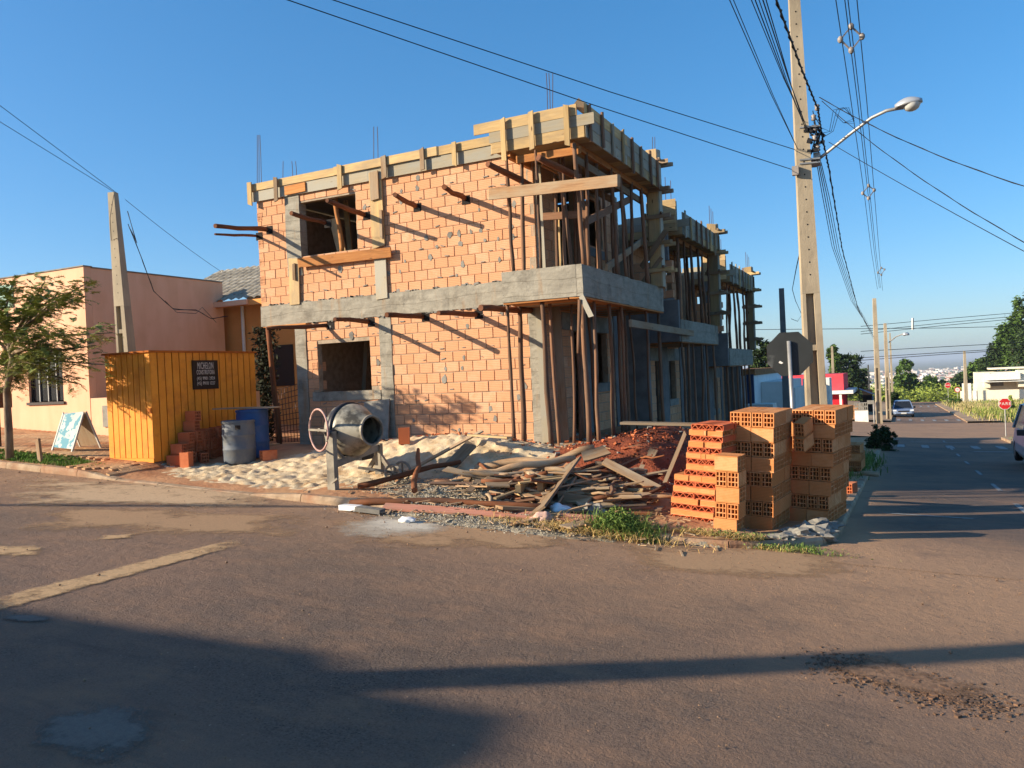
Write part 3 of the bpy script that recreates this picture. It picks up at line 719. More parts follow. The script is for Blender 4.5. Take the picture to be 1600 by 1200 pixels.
def roof_form(par, x0, y0, x1, y1, zb, zt, over=True):
    h = (zt-zb)/3; t = .025
    for k, (m1) in enumerate((M_PINE, M_FORM, M_FORM if not over else M_PINE)):
        za = zb+h*k+h/2; e = .006*k
        plank('form_board', (x1+t/2+e, y0, za), (x1+t/2+e, (y0+y1)/2-.01, za+.01), t, h-.004, m1 if k else M_FORM, par)
        plank('form_board', (x1+t/2+e, (y0+y1)/2+.01, za+.01), (x1+t/2+e, y1, za), t, h-.004, M_FORM if k else M_PINE, par)
        plank('form_board', (x0-.05-(.32 if k == 2 and over else 0), y0-t/2-e, za), (x1+(.18 if k == 1 else 0)-(.12 if k == 2 else 0), y0-t/2-e, za+.005), t, h-.004, m1, par)
    y = y0+.12
    while y < y1:
        plank('batten', (x1+t+.04, y, zb-random.uniform(0, .1)), (x1+t+.04, y+random.uniform(-.03, .03), zt+random.uniform(-.03, .08)), .085, .03, random.choice((M_GREYW, M_FORM, M_PROP, M_PINE)), par, up=(1, 0, 0)); y += random.uniform(.5, .66)
    k = 0; yy = y0+.18
    while yy < y1-.1: plank('deck_board', (x0+.05, yy, zb+.02), (x1-.01, yy, zb+.02), .29, .025, M_PINE if k % 3 == 0 else M_GREYW, par); yy += .30; k += 1
    for x in (x0+.25, x1-.25): plank('joist', (x, y0+.05, zb-.05), (x, y1-.05, zb-.05), .07, .11, M_ORW, par)
    part_box('roof_fill', par, M_CONC2, x0+.1, y0+.1, zb+.05, x1-.05, y1-.05, zt-.18)
def col_form(par, x, y, z0, z1, s=.26):
    for dx, dy, mt_, up in ((0, -s/2, M_PINE, (0, 1, 0)), (0, s/2, M_PINE, (0, 1, 0)), (s/2, 0, M_FORM, (1, 0, 0)), (-s/2, 0, M_GREYW, (1, 0, 0))):
        plank('column_form_board', (x+dx, y+dy, z0), (x+dx, y+dy, z1), s-.03, .025, mt_, par, up=up)
    z = z0+.35
    while z < z1-.1:
        for dy in (-s/2-.04, s/2+.04): plank('yoke', (x-.24, y+dy, z), (x+.38, y+dy, z+.01), .05, .085, M_GREYW if random.random() < .6 else M_PINE, par)
        for dx in (-s/2-.03, s/2+.06): plank('yoke', (x+dx, y-.26, z+.06), (x+dx, y+.26, z+.06), .05, .05, M_GREYW, par)
        z += .58
NTH = ('first', 'second', 'third', 'fourth', 'fifth', 'sixth')
PROPG = 'wooden props under the slabs'
def prop(x, y, z0, z1, label, lean=.06, r=None):
    r = r or random.uniform(.030, .048)
    a = V((x+random.uniform(-lean, lean), y+random.uniform(-lean, lean), z0)); t = V((x, y, z1))
    return tag(log('wooden_prop', a, t, r, r*.82, M_PROP, None, .02, 8), label, 'prop', PROPG)
# house 1
XR, YF = -4.69, 12.4
balcony(H1, -6.19, YF, XR, 17.42, 2.93, 3.46)
roof_form(H1, -6.27, 12.5, -4.57, 16.95, 5.56, 6.13)
for px, y0, y1 in ((785, 187, 250), (829, 176, 232), (884, 166, 226)):
    a = onY(px, y0, 12.4); b2 = onY(px, y1, 12.4); plank('batten', (a.x, 12.40, b2.z-.02), (a.x, 12.40, a.z+.02), .09, .03, M_PINE, H1, up=(0, 1, 0))
plank('form_board', onY(900, 160, 12.55), onY(916, 172, 12.6), .03, .16, M_GREYW, H1, up=(0, 0, 1))
plank('form_board', onY(768, 206, 12.9), onY(772, 226, 12.9), .05, .05, M_GREYW, H1)
plank('wale', onY(763, 304, 12.30), onY(967, 282, 12.30), .045, .19, M_SCRAP, H1)
col_form(H1, -4.72, 17.15, 3.46, 6.45)
fb((1002, 418), (1041, 360), .12, M_GREYW, 16.9, name='brace'); fb((1004, 441), (1034, 402), .09, M_GREYW, 17.0, name='brace')
plank('wale', onX(985, 505, -4.6), onX(1083, 521, -4.6), .05, .14, M_GREYW, H1)
# side wall towards the side street
def side_wall(par, y0, dz, first=False):
    z0 = .36+dz; zt = 3.0+dz
    D = (y0+1.55, y0+2.2, z0-.1, z0+2.15); W = (y0+2.8, y0+3.72, z0+1.05, z0+2.15)
    brick_wall(par, 'y', WX, y0, y0+4.9, z0, zt, [D, W], name='side_wall')
    rough_beam('column', par, M_RENDER, WX-.1, y0+2.2, z0-.1, WX+.03, y0+2.78, zt-.02)
    rough_beam('column', par, M_RENDER, WX-.1, y0+4.15, z0-.1, WX+.03, y0+4.45, zt-.02)
    rough_beam('lintel', par, M_CONC2, WX-.1, y0+1.05, z0+2.16, WX+.025, y0+4.1, z0+2.5)
    rough_beam('window_sill', par, M_CONC2, WX-.1, y0+2.79, z0+.86, WX+.045, y0+3.76, z0+1.05)
    rough_beam('window_jamb', par, M_CONC2, WX-.1, y0+2.785, z0+1.06, WX+.04, y0+2.86, z0+2.15)
    part_box('party_wall', par, M_RENDER, -12.4, y0+4.9, z0-.4, WX+.6, y0+5.05, zt+.4)
    # upper storey
    zu = 3.43+dz; D2 = (y0+1.1, y0+2.1, zu-.1, zu+2.1); W2 = (y0+2.7, y0+3.7, zu+.95, zu+2.1)
    brick_wall(par, 'y', WX, y0, y0+4.9, zu, 5.8+dz, [D2, W2], name='side_wall')
    rough_beam('column', par, M_RENDER, WX-.1, y0+2.12, zu, WX+.03, y0+2.4, zu+2.35)
    rough_beam('lintel', par, M_RENDER, WX-.1, y0+2.42, zu+.75, WX+.02, y0+3.9, zu+.94)
side_wall(H1, WY, 0, True)
rough_beam('beam', H1, M_CONC, WX-.16, WY+.2, 2.99, WX+.02, 18.25, 3.42)
plank('corner_form_board', (-5.90, 13.36, .40), (-5.93, 13.36, 2.9), .14, .03, M_FORM, H1, up=(0, 1, 0)); plank('corner_form_board', (-5.62, 13.6, .36), (-5.70, 13.6, 2.92), .16, .03, M_GREYW, H1, up=(0, 1, 0))
plank('corner_form_board', (-5.88, 13.45, 3.46), (-5.90, 13.45, 5.5), .18, .03, M_FORM, H1, up=(0, 1, 0)); plank('corner_form_board', (-5.6, 13.6, 3.46), (-5.6, 13.6, 4.7), .12, .04, M_PINE, H1, up=(0, 1, 0))
# props of house 1
for k, (bx, by, tx, ty) in enumerate(((787, 697, 793, 488), (818, 695, 812, 488), (850, 712, 847, 476), (912, 712, 911, 467))):
    t = onY(tx, ty, 12.52 if k != 1 else 13.0); z0 = surf(t.x, t.y)-.05
    prop(t.x, t.y, z0, 2.92, ('thin leaning prop under the left end of the nearest balcony slab', 'dark thick prop beside the wall under the left end of the nearest balcony', 'pale prop under the front edge of the nearest balcony, second from its corner', 'stout reddish prop under the outer corner of the nearest balcony')[k], .05, .05 if k else .035)
LAB = 'wooden prop in the row under the street edge of the nearest balcony'
for px, od in zip((928, 951, 970, 1008, 1028), ('first', 'second', 'third', 'fourth', 'fifth')):
    t = onX(px, 474, -4.82); prop(-4.82, t.y, surf(-4.82, t.y)-.05, 2.92, f'{od} wooden prop behind the corner one under the street edge of the nearest balcony')
for y in (12.9, 13.4, 13.9, 14.4, 15.0, 15.5, 16.0, 16.6): prop(-5.35+random.uniform(-.25, .25), y, surf(-5.4, y)-.05, 2.92, 'wooden prop under the middle of the nearest balcony slab')
tag(log('hanging_pole', onY(906, 468, 12.33), onY(904, 552, 12.33), .035, .03, M_PROP, None, .01, 4), 'short pale pole hanging from the nearest balcony corner', 'pole')
plank('soffit_board', onY(908, 462, 12.34), onY(924, 495, 12.33), .09, .02, M_FORM, H1, up=(0, 1, 0))
LABU = 'wooden prop standing on the nearest balcony under the roof formwork'
PU = {0: 'leftmost prop standing on the nearest balcony under the roof formwork', 1: 'thin prop just right of the leftmost one on the nearest balcony', 2: 'pale leaning prop in the middle of the nearest balcony front', 3: 'prop on the outer corner of the nearest balcony'}
PU.update({k: f'{o_} prop behind the corner one along the street edge of the nearest balcony' for k, o_ in zip(range(4, 10), ('first', 'second', 'third', 'fourth', 'fifth', 'sixth'))})
for ku, (x, y) in enumerate(((-6.05, 12.52), (-5.86, 12.75), (-5.48, 12.5), (-4.78, 12.52), (-4.80, 13.15), (-4.85, 13.8), (-4.8, 14.45), (-4.82, 15.1), (-4.8, 15.75), (-4.8, 16.4), (-5.3, 13.1), (-5.35, 14.0), (-5.3, 15.0), (-5.3, 16.0), (-5.55, 13.5), (-5.6, 14.6), (-5.5, 15.6), (-5.15, 12.9), (-5.1, 13.6), (-5.05, 14.7), (-5.1, 15.4), (-5.15, 16.2), (-5.4, 14.4), (-5.45, 16.5))):
    prop(x, y, 3.08 if x < -4.82 and y > 12.55 else 3.46, 5.50, PU.get(ku, 'wooden prop in the shade at the back of the nearest balcony'), .08)
for (a_, b_, m_) in (((-4.85, 12.7, 5.30), (-4.85, 16.6, 5.26), M_GREYW), ((-5.5, 12.8, 5.36), (-5.5, 16.5, 5.38), M_ORW), ((-4.9, 13.2, 4.3), (-4.86, 15.9, 5.2), M_PROP), ((-5.9, 12.6, 5.42), (-4.7, 12.62, 5.40), M_ORW), ((-4.88, 14.2, 3.6), (-4.86, 16.8, 4.5), M_GREYW), ((-5.7, 13.2, 4.5), (-4.9, 13.3, 4.46), M_PROP)):
    plank('ledger', a_, b_, .045, .13, m_, H1)
# houses 2 and 3: the same side elevation further down the street
def row_house(k):
    dy, dz = 5.85*k, -.63*k
    P = empty('unfinished_house', (-8, 15.5+dy, .4+dz), ('', 'middle unfinished house of the row, behind the nearest balcony', 'farthest unfinished house of the row, open props against the sky')[k], 'house', 'row of unfinished houses')
    y0 = 18.35+5.85*(k-1)+.2; zb = 2.30-.63*(k-1); ye = y0+4.75
    side_wall(P, y0+.85, dz)
    balcony(P, -5.95, y0+.4, XR, y0+4.65, zb, zb+.53)
    rough_beam('beam', P, M_CONC, WX-.16, y0+.9, 2.99+dz, WX+.02, y0+5.5, 3.42+dz)
    rough_beam('side_parapet', P, M_RENDER, -5.94, y0+.26, zb, XR-.02, y0+.39, zb+1.0)
    brick_wall(P, 'x', y0+.24, -5.9, -5.0, zb+1.05, zb+1.95, [], name='end_wall')
    for q in range(5):
        zq = zb+1.06+q*.18
        if q % 2 == 0: mb = MB(); mb.box(-5.0, y0+.25, zq, -4.82, y0+.37, zq+.17); mb.build('brick', M_BRICK, P)
    part_box('end_panel', P, M_RENDER, -5.35, y0+.22, zb+1.96, -4.9, y0+.35, zb+2.62)
    for q in range(4): plank('form_board', (-5.4+.02*q, y0+.19, zb+2.72+.19*q), (-4.66, y0+.19, zb+2.72+.19*q), .03, .184, M_PINE, P)
    mb = MB(); mb.box(-5.38, y0+.21, zb+2.65, -4.68, y0+.4, zb+3.36); mb.build('end_column', M_GREYW, P)
    roof_form(P, -6.0, y0+.55, -4.62, ye, zb+2.58, zb+3.12, over=False)
    col_form(P, -4.72, ye-.1, zb+.53, zb+3.45)
    part_box('roof_slab', P, M_FORM, -12, y0+.5, zb+2.75, WX-.05, y0+5.3, zb+3.0)
    part_box('upper_floor', P, M_CONC2, -12, y0+.5, zb+.1, WX-.16, y0+5.3, zb+.5)
    brick_wall(P, 'x', y0+.20, -12.3, -5.96, .3+dz, 5.8+dz, [], name='party_wall', bricks=False)
    if k == 2: brick_wall(P, 'x', y0+5.4, -12.3, -5.96, -.9, 4.6, [(-7.4, -6.4, 2.6, 4.3)], name='end_wall', bricks=False)
    for px in range(3): 
        mb = MB(); x, y = -5.1+px*.13, y0+.5; mb.tube([(x, y, zb+3), (x+.01, y, zb+4.1-.1*px)], .008, 5); mb.build('rebar', M_STEEL, P)
        mb = MB(); x, y = -4.8+px*.06, ye-.1-.06*px; mb.tube([(x, y, zb+3), (x+.01, y, zb+4.0-.1*px)], .008, 5); mb.build('rebar', M_STEEL, P)
    which = ('', 'middle', 'farthest')[k]
    for q in range(6):
        y = y0+.62+q*.72; prop(-4.8+random.uniform(-.05, .05), y, lot(-4.8, y)-.05, zb-.02, f'{NTH[q]} wooden prop from the near end under the street edge of the {which} balcony')
        prop(-4.8+random.uniform(-.05, .05), y+.15, zb+.53, zb+2.55, f'{NTH[q]} prop from the near end standing on the {which} balcony edge')
        if q % 2: prop(-5.4, y, zb+.16, zb+2.55, f'wooden prop in the shade at the back of the {which} balcony')
    return P
row_house(1); row_house(2)
for px in (1018, 1022): rebar((px,), 214, 246, 17.3)
flush_bricks()
for k, zq in enumerate((5.32, 4.72, 4.32, 3.92, 3.54)):            # bricks laid crosswise at the left corner show their holes
    place('brick', HOLE_END, Matrix.Translation((-12.585, WY+.138, zq)) @ Matrix.Rotation(math.pi/2, 4, 'Z'), H1)
for k, zq in enumerate((1.55, 1.95)): place('brick', HOLE_END, Matrix.Translation((-11.24, WY+.138, zq)) @ Matrix.Rotation(math.pi/2, 4, 'Z'), H1)
# soffit and prop at the left, under the overhanging upper storey
part_box('overhang_slab', H1, M_CONC2, -12.6, WY+.0, 3.02, -11.75, 17.9, 3.3)
plank('soffit_board', (-12.62, WY+.1, 2.985), (-11.3, WY-.02, 2.965), .22, .03, M_ORW, H1)
p = onY(437, 692, 13.5); tag(log('wooden_prop', (p.x, 13.5, surf(p.x, 13.5)-.05), (onY(419, 516, 13.5).x, 13.5, 2.96), .06, .055, M_PUT, None, .02), 'dark prop under the overhanging left end of the upper storey', 'prop', PROPG)
# ---------------------------------------------------------------- left side: neighbour house, hut, drums, tree
M_SALMON = matt('salmon_paint', S(234, 182, 146), S(226, 172, 136), 1.5, bump=.2, bscale=60, c3=S(212, 158, 122), s3=.9, lo3=.5, hi3=.85, stretch=(2.2, 2.2, .5))
M_ORWALL = matt('ochre_paint', S(224, 152, 84), S(212, 140, 74), 1.5, bump=.15, bscale=60)
M_ROOF = matt('grey_clay_tile', S(178, 166, 144), S(132, 122, 106), 5, bump=.4, bscale=25, var=.15)
M_GLASS = newmat('dark_glass')[0]; g_ = M_GLASS.node_tree.nodes['Principled BSDF']; g_.inputs['Base Color'].default_value = (.015, .017, .02, 1); g_.inputs['Roughness'].default_value = .06
M_FRAME = matt('dark_bronze_frame', S(58, 44, 38), S(48, 38, 34), 4, bump=0, rough=.5)
M_WHITE = matt('white_paint', S(226, 222, 212), S(206, 202, 192), 3, bump=.1)
M_ALU = matt('grey_aluminium', S(170, 168, 164), S(150, 148, 146), 6, bump=0, rough=.4, metal=.7)
HX, HZ = -18.54, 4.93
NH = empty('neighbour_house', (-22, 15, .6), 'salmon house with flat parapet and dark window behind the small tree', 'house')
WN = [onY(px, py, WY) for px, py in ((42, 548), (100, 627))]
wx0, wx1, wz1, wz0 = WN[0].x, WN[1].x, WN[0].z, WN[1].z
mb = MB()
for p, q, r, s in rects(-32, HX, -.2, HZ, [(wx0, wx1, wz0, wz1)]): mb.box(p, WY, r, q, WY+.2, s)
mb.build('front_wall', M_SALMON, NH)
part_box('side_wall', NH, M_SALMON, HX-.2, WY+.205, -.2, HX, 18.0, HZ-.02)
part_box('roof_slab', NH, M_CONC2, -32, WY+.21, 4.3, HX-.21, 18.0, 4.5)
part_box('wall_cap', NH, M_CONC2, -32, WY-.03, HZ+.002, HX+.03, WY+.23, HZ+.03)
part_box('wall_cap', NH, M_CONC2, HX-.23, WY+.235, HZ-.015, HX+.03, 18.02, HZ+.012)
lz = onY(150, 622, WY).z
part_box('garden_wall', NH, M_SALMON, HX+.005, WY+.01, -.3, -13.0, WY+.17, lz)
wn = part_box('window', NH, M_DARK, wx0, WY+.14, wz0, wx1, WY+.18, wz1)
for i in range(4):
    a = wx0+(wx1-wx0)*i/4; part_box('pane', wn, M_GLASS, a+.02, WY+.10, wz0+.03, a+(wx1-wx0)/4-.02, WY+.112, wz1-.03)
for i in range(5):
    a = wx0+(wx1-wx0)*i/4; part_box('mullion', wn, M_ALU if 0 < i < 4 else M_FRAME, a-.013, WY+.06, wz0+.01, a+.013, WY+.099, wz1-.01)
part_box('sill', wn, M_FRAME, wx0-.06, WY-.05, wz0-.07, wx1+.06, WY+.13, wz0)
part_box('frame_head', wn, M_FRAME, wx0, WY+.03, wz1-.05, wx1, WY+.058, wz1+.0)
a = onY(161, 634, WY); b2 = onY(168, 667, WY); part_box('meter_box', NH, M_CONC2, a.x, WY-.03, b2.z, b2.x+.12, WY-.002, a.z)
a = onY(-2, 447, WY); b2 = onY(22, 480, WY); part_box('wall_plaque', NH, matt('pale_green_plaque', S(150, 176, 160), S(140, 168, 152), 4, bump=0), a.x, WY-.03, b2.z, b2.x, WY-.004, a.z)
# rear block with the tiled roof
RY = 18.25
part_box('rear_wall', NH, M_ORWALL, -21.5, RY, -.2, -12.2, RY+.2, 4.2)
a = onY(428, 540, RY); b2 = onY(461, 602, RY); part_box('rear_window', NH, M_GLASS, a.x, RY-.03, b2.z, b2.x, RY-.005, a.z)
mb = MB(); rng = [i*.0275 for i in range(int(9.0/.0275))]
for r in range(9):
    y0 = RY-.55+r*.33; z0 = 4.28+r*.165
    mb.grid(lambda u, v: (-21.5+u, y0+v*.40, z0+v*.20+.06*abs(math.sin(u/.30*math.pi))+.018*(1-v)), rng, [0, 1])
roof = mb.build('roof', M_ROOF, NH, smooth=True)
mb = MB(); mb.grid(lambda u, v: (-21.5+u, RY+2.4+v, 5.62-v*.5), [0, 9], [0, 2.5]); mb.build('roof_back', M_ROOF, NH)
part_box('fascia', NH, M_ORWALL, -21.5, RY-.56, 4.10, -12.5, RY-.52, 4.26); part_box('gutter', NH, M_SALMON, -21.5, RY-.66, 4.12, -17.2, RY-.57, 4.27)
mb = MB()
for i in range(45):
    x = -21.4+i*.2; mb.lathe([(0, .075), (.19, .085)], Matrix.Translation((x, RY+2.42, 5.72)) @ Matrix.Rotation(math.pi/2, 4, 'Y'), 8)
mb.build('ridge_tiles', M_ROOF, NH, kind='stuff')
a = onY(378, 488, RY-.1); mb = MB(); mb.tube([(a.x, RY-.08, 4.15), (a.x, RY-.08, .4)], .05, 8); mb.build('downpipe', M_WHITE, NH)
# dark creeper and stacked roof tiles in the passage
M_LEAFD = matt('dark_leaf', S(46, 44, 26), S(34, 40, 20), 6, bump=0, var=.35)
def leaf_mesh(b, pts, size, flat=0):
    for p in pts:
        s = size*random.uniform(.6, 1.3); Mq = Matrix.Translation(p) @ Matrix.Rotation(random.uniform(0, 6.3), 4, 'Z') @ Matrix.Rotation(random.gauss(0, .9-flat), 4, 'X') @ Matrix.Rotation(random.gauss(0, .9-flat), 4, 'Y')
        b.add([Mq @ V(q) for q in ((-s, 0, 0), (0, -s*.42, .06*s), (s, 0, -.1*s), (0, s*.42, .06*s))], [(0, 1, 2, 3)])
random.seed(4)
cr = empty('creeper', onY(412, 690, 14.6), 'dark leafy creeper climbing beside the orange hut', 'plant')
mb = MB(); pts = []
for k in range(1700):
    px = random.gauss(413, 9); py = random.uniform(512, 690); p = onY(px, py, random.gauss(14.6, .12)); pts.append(p)
leaf_mesh(mb, pts, .07); mb.build('foliage', M_LEAFD, cr)
mb = MB(); c0 = onY(412, 690, 14.7)
for k in range(5): mb.tube([c0+V((random.uniform(-.2, .2), 0, -.3)), c0+V((random.uniform(-.2, .2), .02, 1.2)), onY(random.uniform(404, 424), 518, 14.7)], [.025, .018, .008], 5)
mb.build('stem', M_PUT, cr)
# ---- orange hut
M_HUT = matt('orange_paint', S(228, 150, 48), S(216, 136, 38), 2.2, bump=.25, bscale=20, c3=S(178, 104, 40), s3=2.4, lo3=.52, hi3=.8, rough=.65)
M_HUTD = matt('dark_orange_frame', S(176, 98, 30), S(160, 86, 26), 3, bump=.2)
c0 = onS(242, 727, lot); hx1 = c0.x; hy0 = c0.y; hz0 = c0.z+.06
hx0 = onY(167, 640, hy0).x; hz1 = onY(240, 549, hy0).z; hy1 = onX(398, 553, hx1).y
HUT = empty('site_hut', ((hx0+hx1)/2, (hy0+hy1)/2, c0.z), 'orange plank site hut with a black sign beside the concrete pole', 'hut')
part_box('inner_shell', HUT, M_DARK, hx0+.03, hy0+.03, hz0+.02, hx1-.03, hy1-.03, hz1-.02)
nb = 8; st = (hx1-hx0)/nb
for i in range(nb): part_box('board', HUT, M_HUT, hx0+i*st+.011, hy0+random.uniform(0, .004), hz0+.07, hx0+(i+1)*st-.011, hy0+.026, hz1-.012)
nb = 16; st = (hy1-hy0)/nb
for i in range(nb): part_box('board', HUT, M_HUT, hx1-.026, hy0+i*st+.011, hz0, hx1-random.uniform(0, .004), hy0+(i+1)*st-.011, hz1-.012)
part_box('bottom_rail', HUT, M_HUT, hx0-.01, hy0-.03, hz0-.01, hx1+.012, hy0+.0, hz0+.068); part_box('lid', HUT, M_HUTD, hx0-.03, hy0-.04, hz1-.01, hx1+.03, hy1+.03, hz1+.025)
for x, y in ((hx0+.12, hy0+.1), (hx1-.12, hy0+.08), (hx1-.1, hy1-.1)): part_box('foot', HUT, M_GREYW, x-.1, y-.06, c0.z-.12, x+.1, y+.1, hz0-.012)
part_box('latch', HUT, M_HUTD, hx1-.05, hy0-.06, (hz0+hz1)/2-.12, hx1+.03, hy0-.032, (hz0+hz1)/2-.02)
a = onX(300, 563, hx1+.02); b2 = onX(342, 607, hx1+.02)
M_SIGN = matt('black_sign_board', S(34, 24, 24), S(26, 18, 18), 5, bump=0, rough=.5)
M_LETTER = matt('pale_lettering', S(214, 204, 190), S(190, 180, 166), 8, bump=0)
sgn = part_box('sign_board', HUT, M_SIGN, hx1+.004, a.y, b2.z, hx1+.022, b2.y, a.z)
def text_part(name, txt, M, size, mat_, parent, wide=1.0, ext=.002, fit=None):
    cu = bpy.data.curves.new(name, 'FONT'); cu.body = txt; cu.size = size; cu.space_character = 1.15; cu.align_x = 'CENTER'; cu.align_y = 'CENTER'; cu.extrude = ext
    t = bpy.data.objects.new(name, cu); col.objects.link(t); bpy.context.view_layer.update()
    me = bpy.data.meshes.new_from_object(t); bpy.data.objects.remove(t)
    me.materials.clear(); me.materials.append(mat_)
    if fit: wide = fit/(max(v.co.x for v in me.vertices)-min(v.co.x for v in me.vertices))
    ob = bpy.data.objects.new(name, me); col.objects.link(ob); ob.parent = parent
    ob.matrix_local = Matrix.Translation(-org(parent)) @ M @ Matrix.Diagonal((wide, 1, 1, 1)); return ob
sw, sh = b2.y-a.y, a.z-b2.z; yc = (a.y+b2.y)/2
ROT = Matrix(((0, 0, 1, 0), (1, 0, 0, 0), (0, 1, 0, 0), (0, 0, 0, 1)))
for txt, f, s, wd in (('MICHELON', .20, .26, .62), ('CONSTRUTORA', .42, .18, .70), ('(45) 9901 2924', .63, .13, .70), ('(45) 9910 1227', .80, .13, .70)):
    o = text_part('lettering', txt, Matrix.Translation((hx1+.025, yc, a.z-f*sh)) @ ROT, s*sh*1.25, M_LETTER, sgn, 1, fit=wd*sw)
# ---- hollow bricks
HB = hollow_mesh('hollow_brick', .288, .138, .188, 3, 3, M_BRICK_S)
M_BRICK_R = brickmat('reddish_hollow_clay', S(200, 116, 76), S(188, 104, 66), S(208, 130, 90), freq=330)
HBR = hollow_mesh('hollow_brick', .29, .14, .19, 3, 3, M_BRICK_R)
def hb(me, p, yaw, label, group, tilt=(0, 0), stand=False):
    o = bpy.data.objects.new('hollow_brick', me); col.objects.link(o)
    Mx = Matrix.Translation(p) @ Matrix.Rotation(tilt[1], 4, 'X') @ Matrix.Rotation(tilt[0], 4, 'Y') @ Matrix.Rotation(yaw, 4, 'Z')
    if stand: Mx = Mx @ Matrix.Translation((0, 0, .145)) @ Matrix.Rotation(math.pi/2, 4, 'Y') @ Matrix.Translation((0, 0, -.095))
    o.matrix_world = Mx; o.matrix_local = Mx
    return tag(o, label, 'brick', group)
random.seed(9)
G1 = 'hollow bricks piled against the orange hut'
x0 = hx1+.17
for (dy, layers) in ((.28, 2), (.46, 3), (.64, 5), (.82, 3), (1.0, 3), (1.2, 3), (1.4, 3)):
    for k in range(layers):
        y = hy0+dy+.12; p = V((x0+random.uniform(-.03, .05), y+random.uniform(-.02, .02), lot(x0, y)+.01+k*.193))
        lab = 'reddish hollow brick in the low pile against the orange hut'
        if dy == .64 and k == 4: lab = 'topmost hollow brick of the pile against the orange hut'
        hb(HBR, p, random.uniform(-.12, .12), lab, G1, (0, 0))
for px, py, yw, stnd, lab in ((275, 727, .3, False, 'hollow brick lying in front of the pile by the orange hut corner'), (292, 731, .2, True, 'hollow brick standing on end before the pile by the orange hut'), (318, 723, -.5, False, 'hollow brick lying flat between the orange hut pile and the grey drum'), (420, 719, 1.2, False, 'single hollow brick on the ground beside the blue drum')):
    p = onS(px, py, lot); hb(HBR, p, yw, lab, G1, stand=stnd)
p = onS(632, 692); hb(HBR, p+V((0, 0, -.02)), .5, 'hollow brick standing against the wall behind the sand heap', G1, stand=True)
# ---- drums
M_DRUMG = matt('cement_caked_drum', S(88, 96, 106), S(112, 112, 108), 4, bump=.4, bscale=18, c3=S(70, 84, 112), s3=1.5, rough=.6)
M_DRUMB = matt('blue_plastic', S(46, 80, 128), S(40, 68, 110), 3, bump=.1, rough=.45, c3=S(96, 104, 112), s3=2.0, lo3=.62, hi3=.8)
def drum(p, mat_, label, r=.29, h=.9, op=False):
    D = empty('drum', p, label, 'drum', 'drums beside the hut'); Mx = Matrix.Translation(p)
    mb = MB(); prof = [(0, r*.93), (.02, r*.97), (h*.1, r), (h*.30, r), (h*.315, r*1.025), (h*.345, r*1.025), (h*.36, r), (h*.63, r), (h*.645, r*1.025), (h*.675, r*1.025), (h*.69, r), (h*.9, r), (h*.94, r*.97), (h*.96, r*.99), (h, r*.99), (h, r*.93), (h-.08, r*.93), (h-.08, 0)]
    mb.lathe(prof, Mx, 28); mb.build('shell', mat_, D, smooth=True)
    mb = MB(); mb.lathe([(h-.05, r*1.005), (h-.05, r*1.03), (h-.01, r*1.03), (h-.01, r*1.005)], Mx, 28); mb.build('rim', mat_, D)
    return D
pd = onS(375, 722, lot); D1 = drum(pd-V((0, 0, .01)), M_DRUMG, 'grey cement-caked drum standing beside the brick pile', .30, onY(375, 657, pd.y).z-pd.z+.02)
a = onY(371, 668, pd.y-.31); part_box('label_patch', D1, M_DARK, a.x-.06, pd.y-.312, a.z-.04, a.x+.06, pd.y-.296, a.z+.04)
p2 = onS(397, 714, lot); drum(p2, M_DRUMB, 'blue plastic drum under a loose board behind the grey drum', .30, .93)
tag(plank('loose_board', p2+V((-.75, -.15, .965)), p2+V((.6, .05, .955)), .3, .025, M_GREYW), 'loose board lying across the blue drum', 'board')
# ---- cement mixer
M_GALV = matt('cement_caked_steel', S(150, 142, 126), S(118, 110, 98), 5, bump=.5, bscale=14, c3=S(96, 90, 82), s3=3, rough=.5, metal=.1)
M_DRUMM = matt('mixer_drum_steel', S(160, 154, 138), S(72, 68, 60), 2.6, bump=.35, bscale=10, lo=.44, hi=.58, c3=S(170, 158, 132), s3=2.0, lo3=.55, hi3=.7, rough=.38, metal=.15)
M_DARKM = matt('dark_machine_steel', S(60, 58, 60), S(46, 44, 46), 6, bump=.2, rough=.4, metal=.5)
M_WHEELP = matt('worn_pink_paint', S(196, 158, 146), S(150, 118, 108), 8, bump=.1)
lf_ = onS(518, 764); MXR = empty('cement_mixer', lf_, 'tilting cement mixer with steel drum and hand wheel standing in the sand', 'mixer')
dc = onY(548, 672, lf_.y+.55); ax = V((.985, -.17, .0)).normalized()
Mz = V((0, 0, 1)); sy = Mz.cross(ax).normalized(); sx_ = ax.cross(Mz)
DM = Matrix.Identity(4); a1 = ax.cross(V((0, 0, 1))).normalized(); a2 = ax.cross(a1)
for i in range(3): DM[i][0] = a1[i]; DM[i][1] = a2[i]; DM[i][2] = ax[i]; DM[i][3] = dc[i]
mb = MB(); mb.lathe([(-.36, .0), (-.36, .22), (-.33, .26), (-.17, .40), (-.05, .42), (.05, .42), (.12, .41), (.42, .235), (.46, .225), (.48, .23), (.48, .205), (.44, .20), (.1, .37), (-.3, .24), (-.34, 0)], DM, 32); dr = mb.build('mixing_drum', M_DRUMM, MXR, smooth=True)
mb = MB(); mb.lathe([(-.06, .421), (-.06, .445), (.0, .452), (.03, .44), (.03, .421)], DM, 32); mb.build('gear_ring', M_DARKM, dr, smooth=True)
mb = MB(); mb.lathe([(.455, .225), (.455, .242), (.485, .242), (.487, .215)], DM, 32); mb.build('mouth_ring', M_GALV, dr)
yF, yR = lf_.y+.02, lf_.y+1.25
LFT = V((lf_.x+.02, yF, lf_.z-.05)); LRT = V((lf_.x-.0, yR, surf(lf_.x, yR)-.15))
tF = V((lf_.x+.02, yF, dc.z+.02)); tR = V((lf_.x, yR, dc.z+.02))
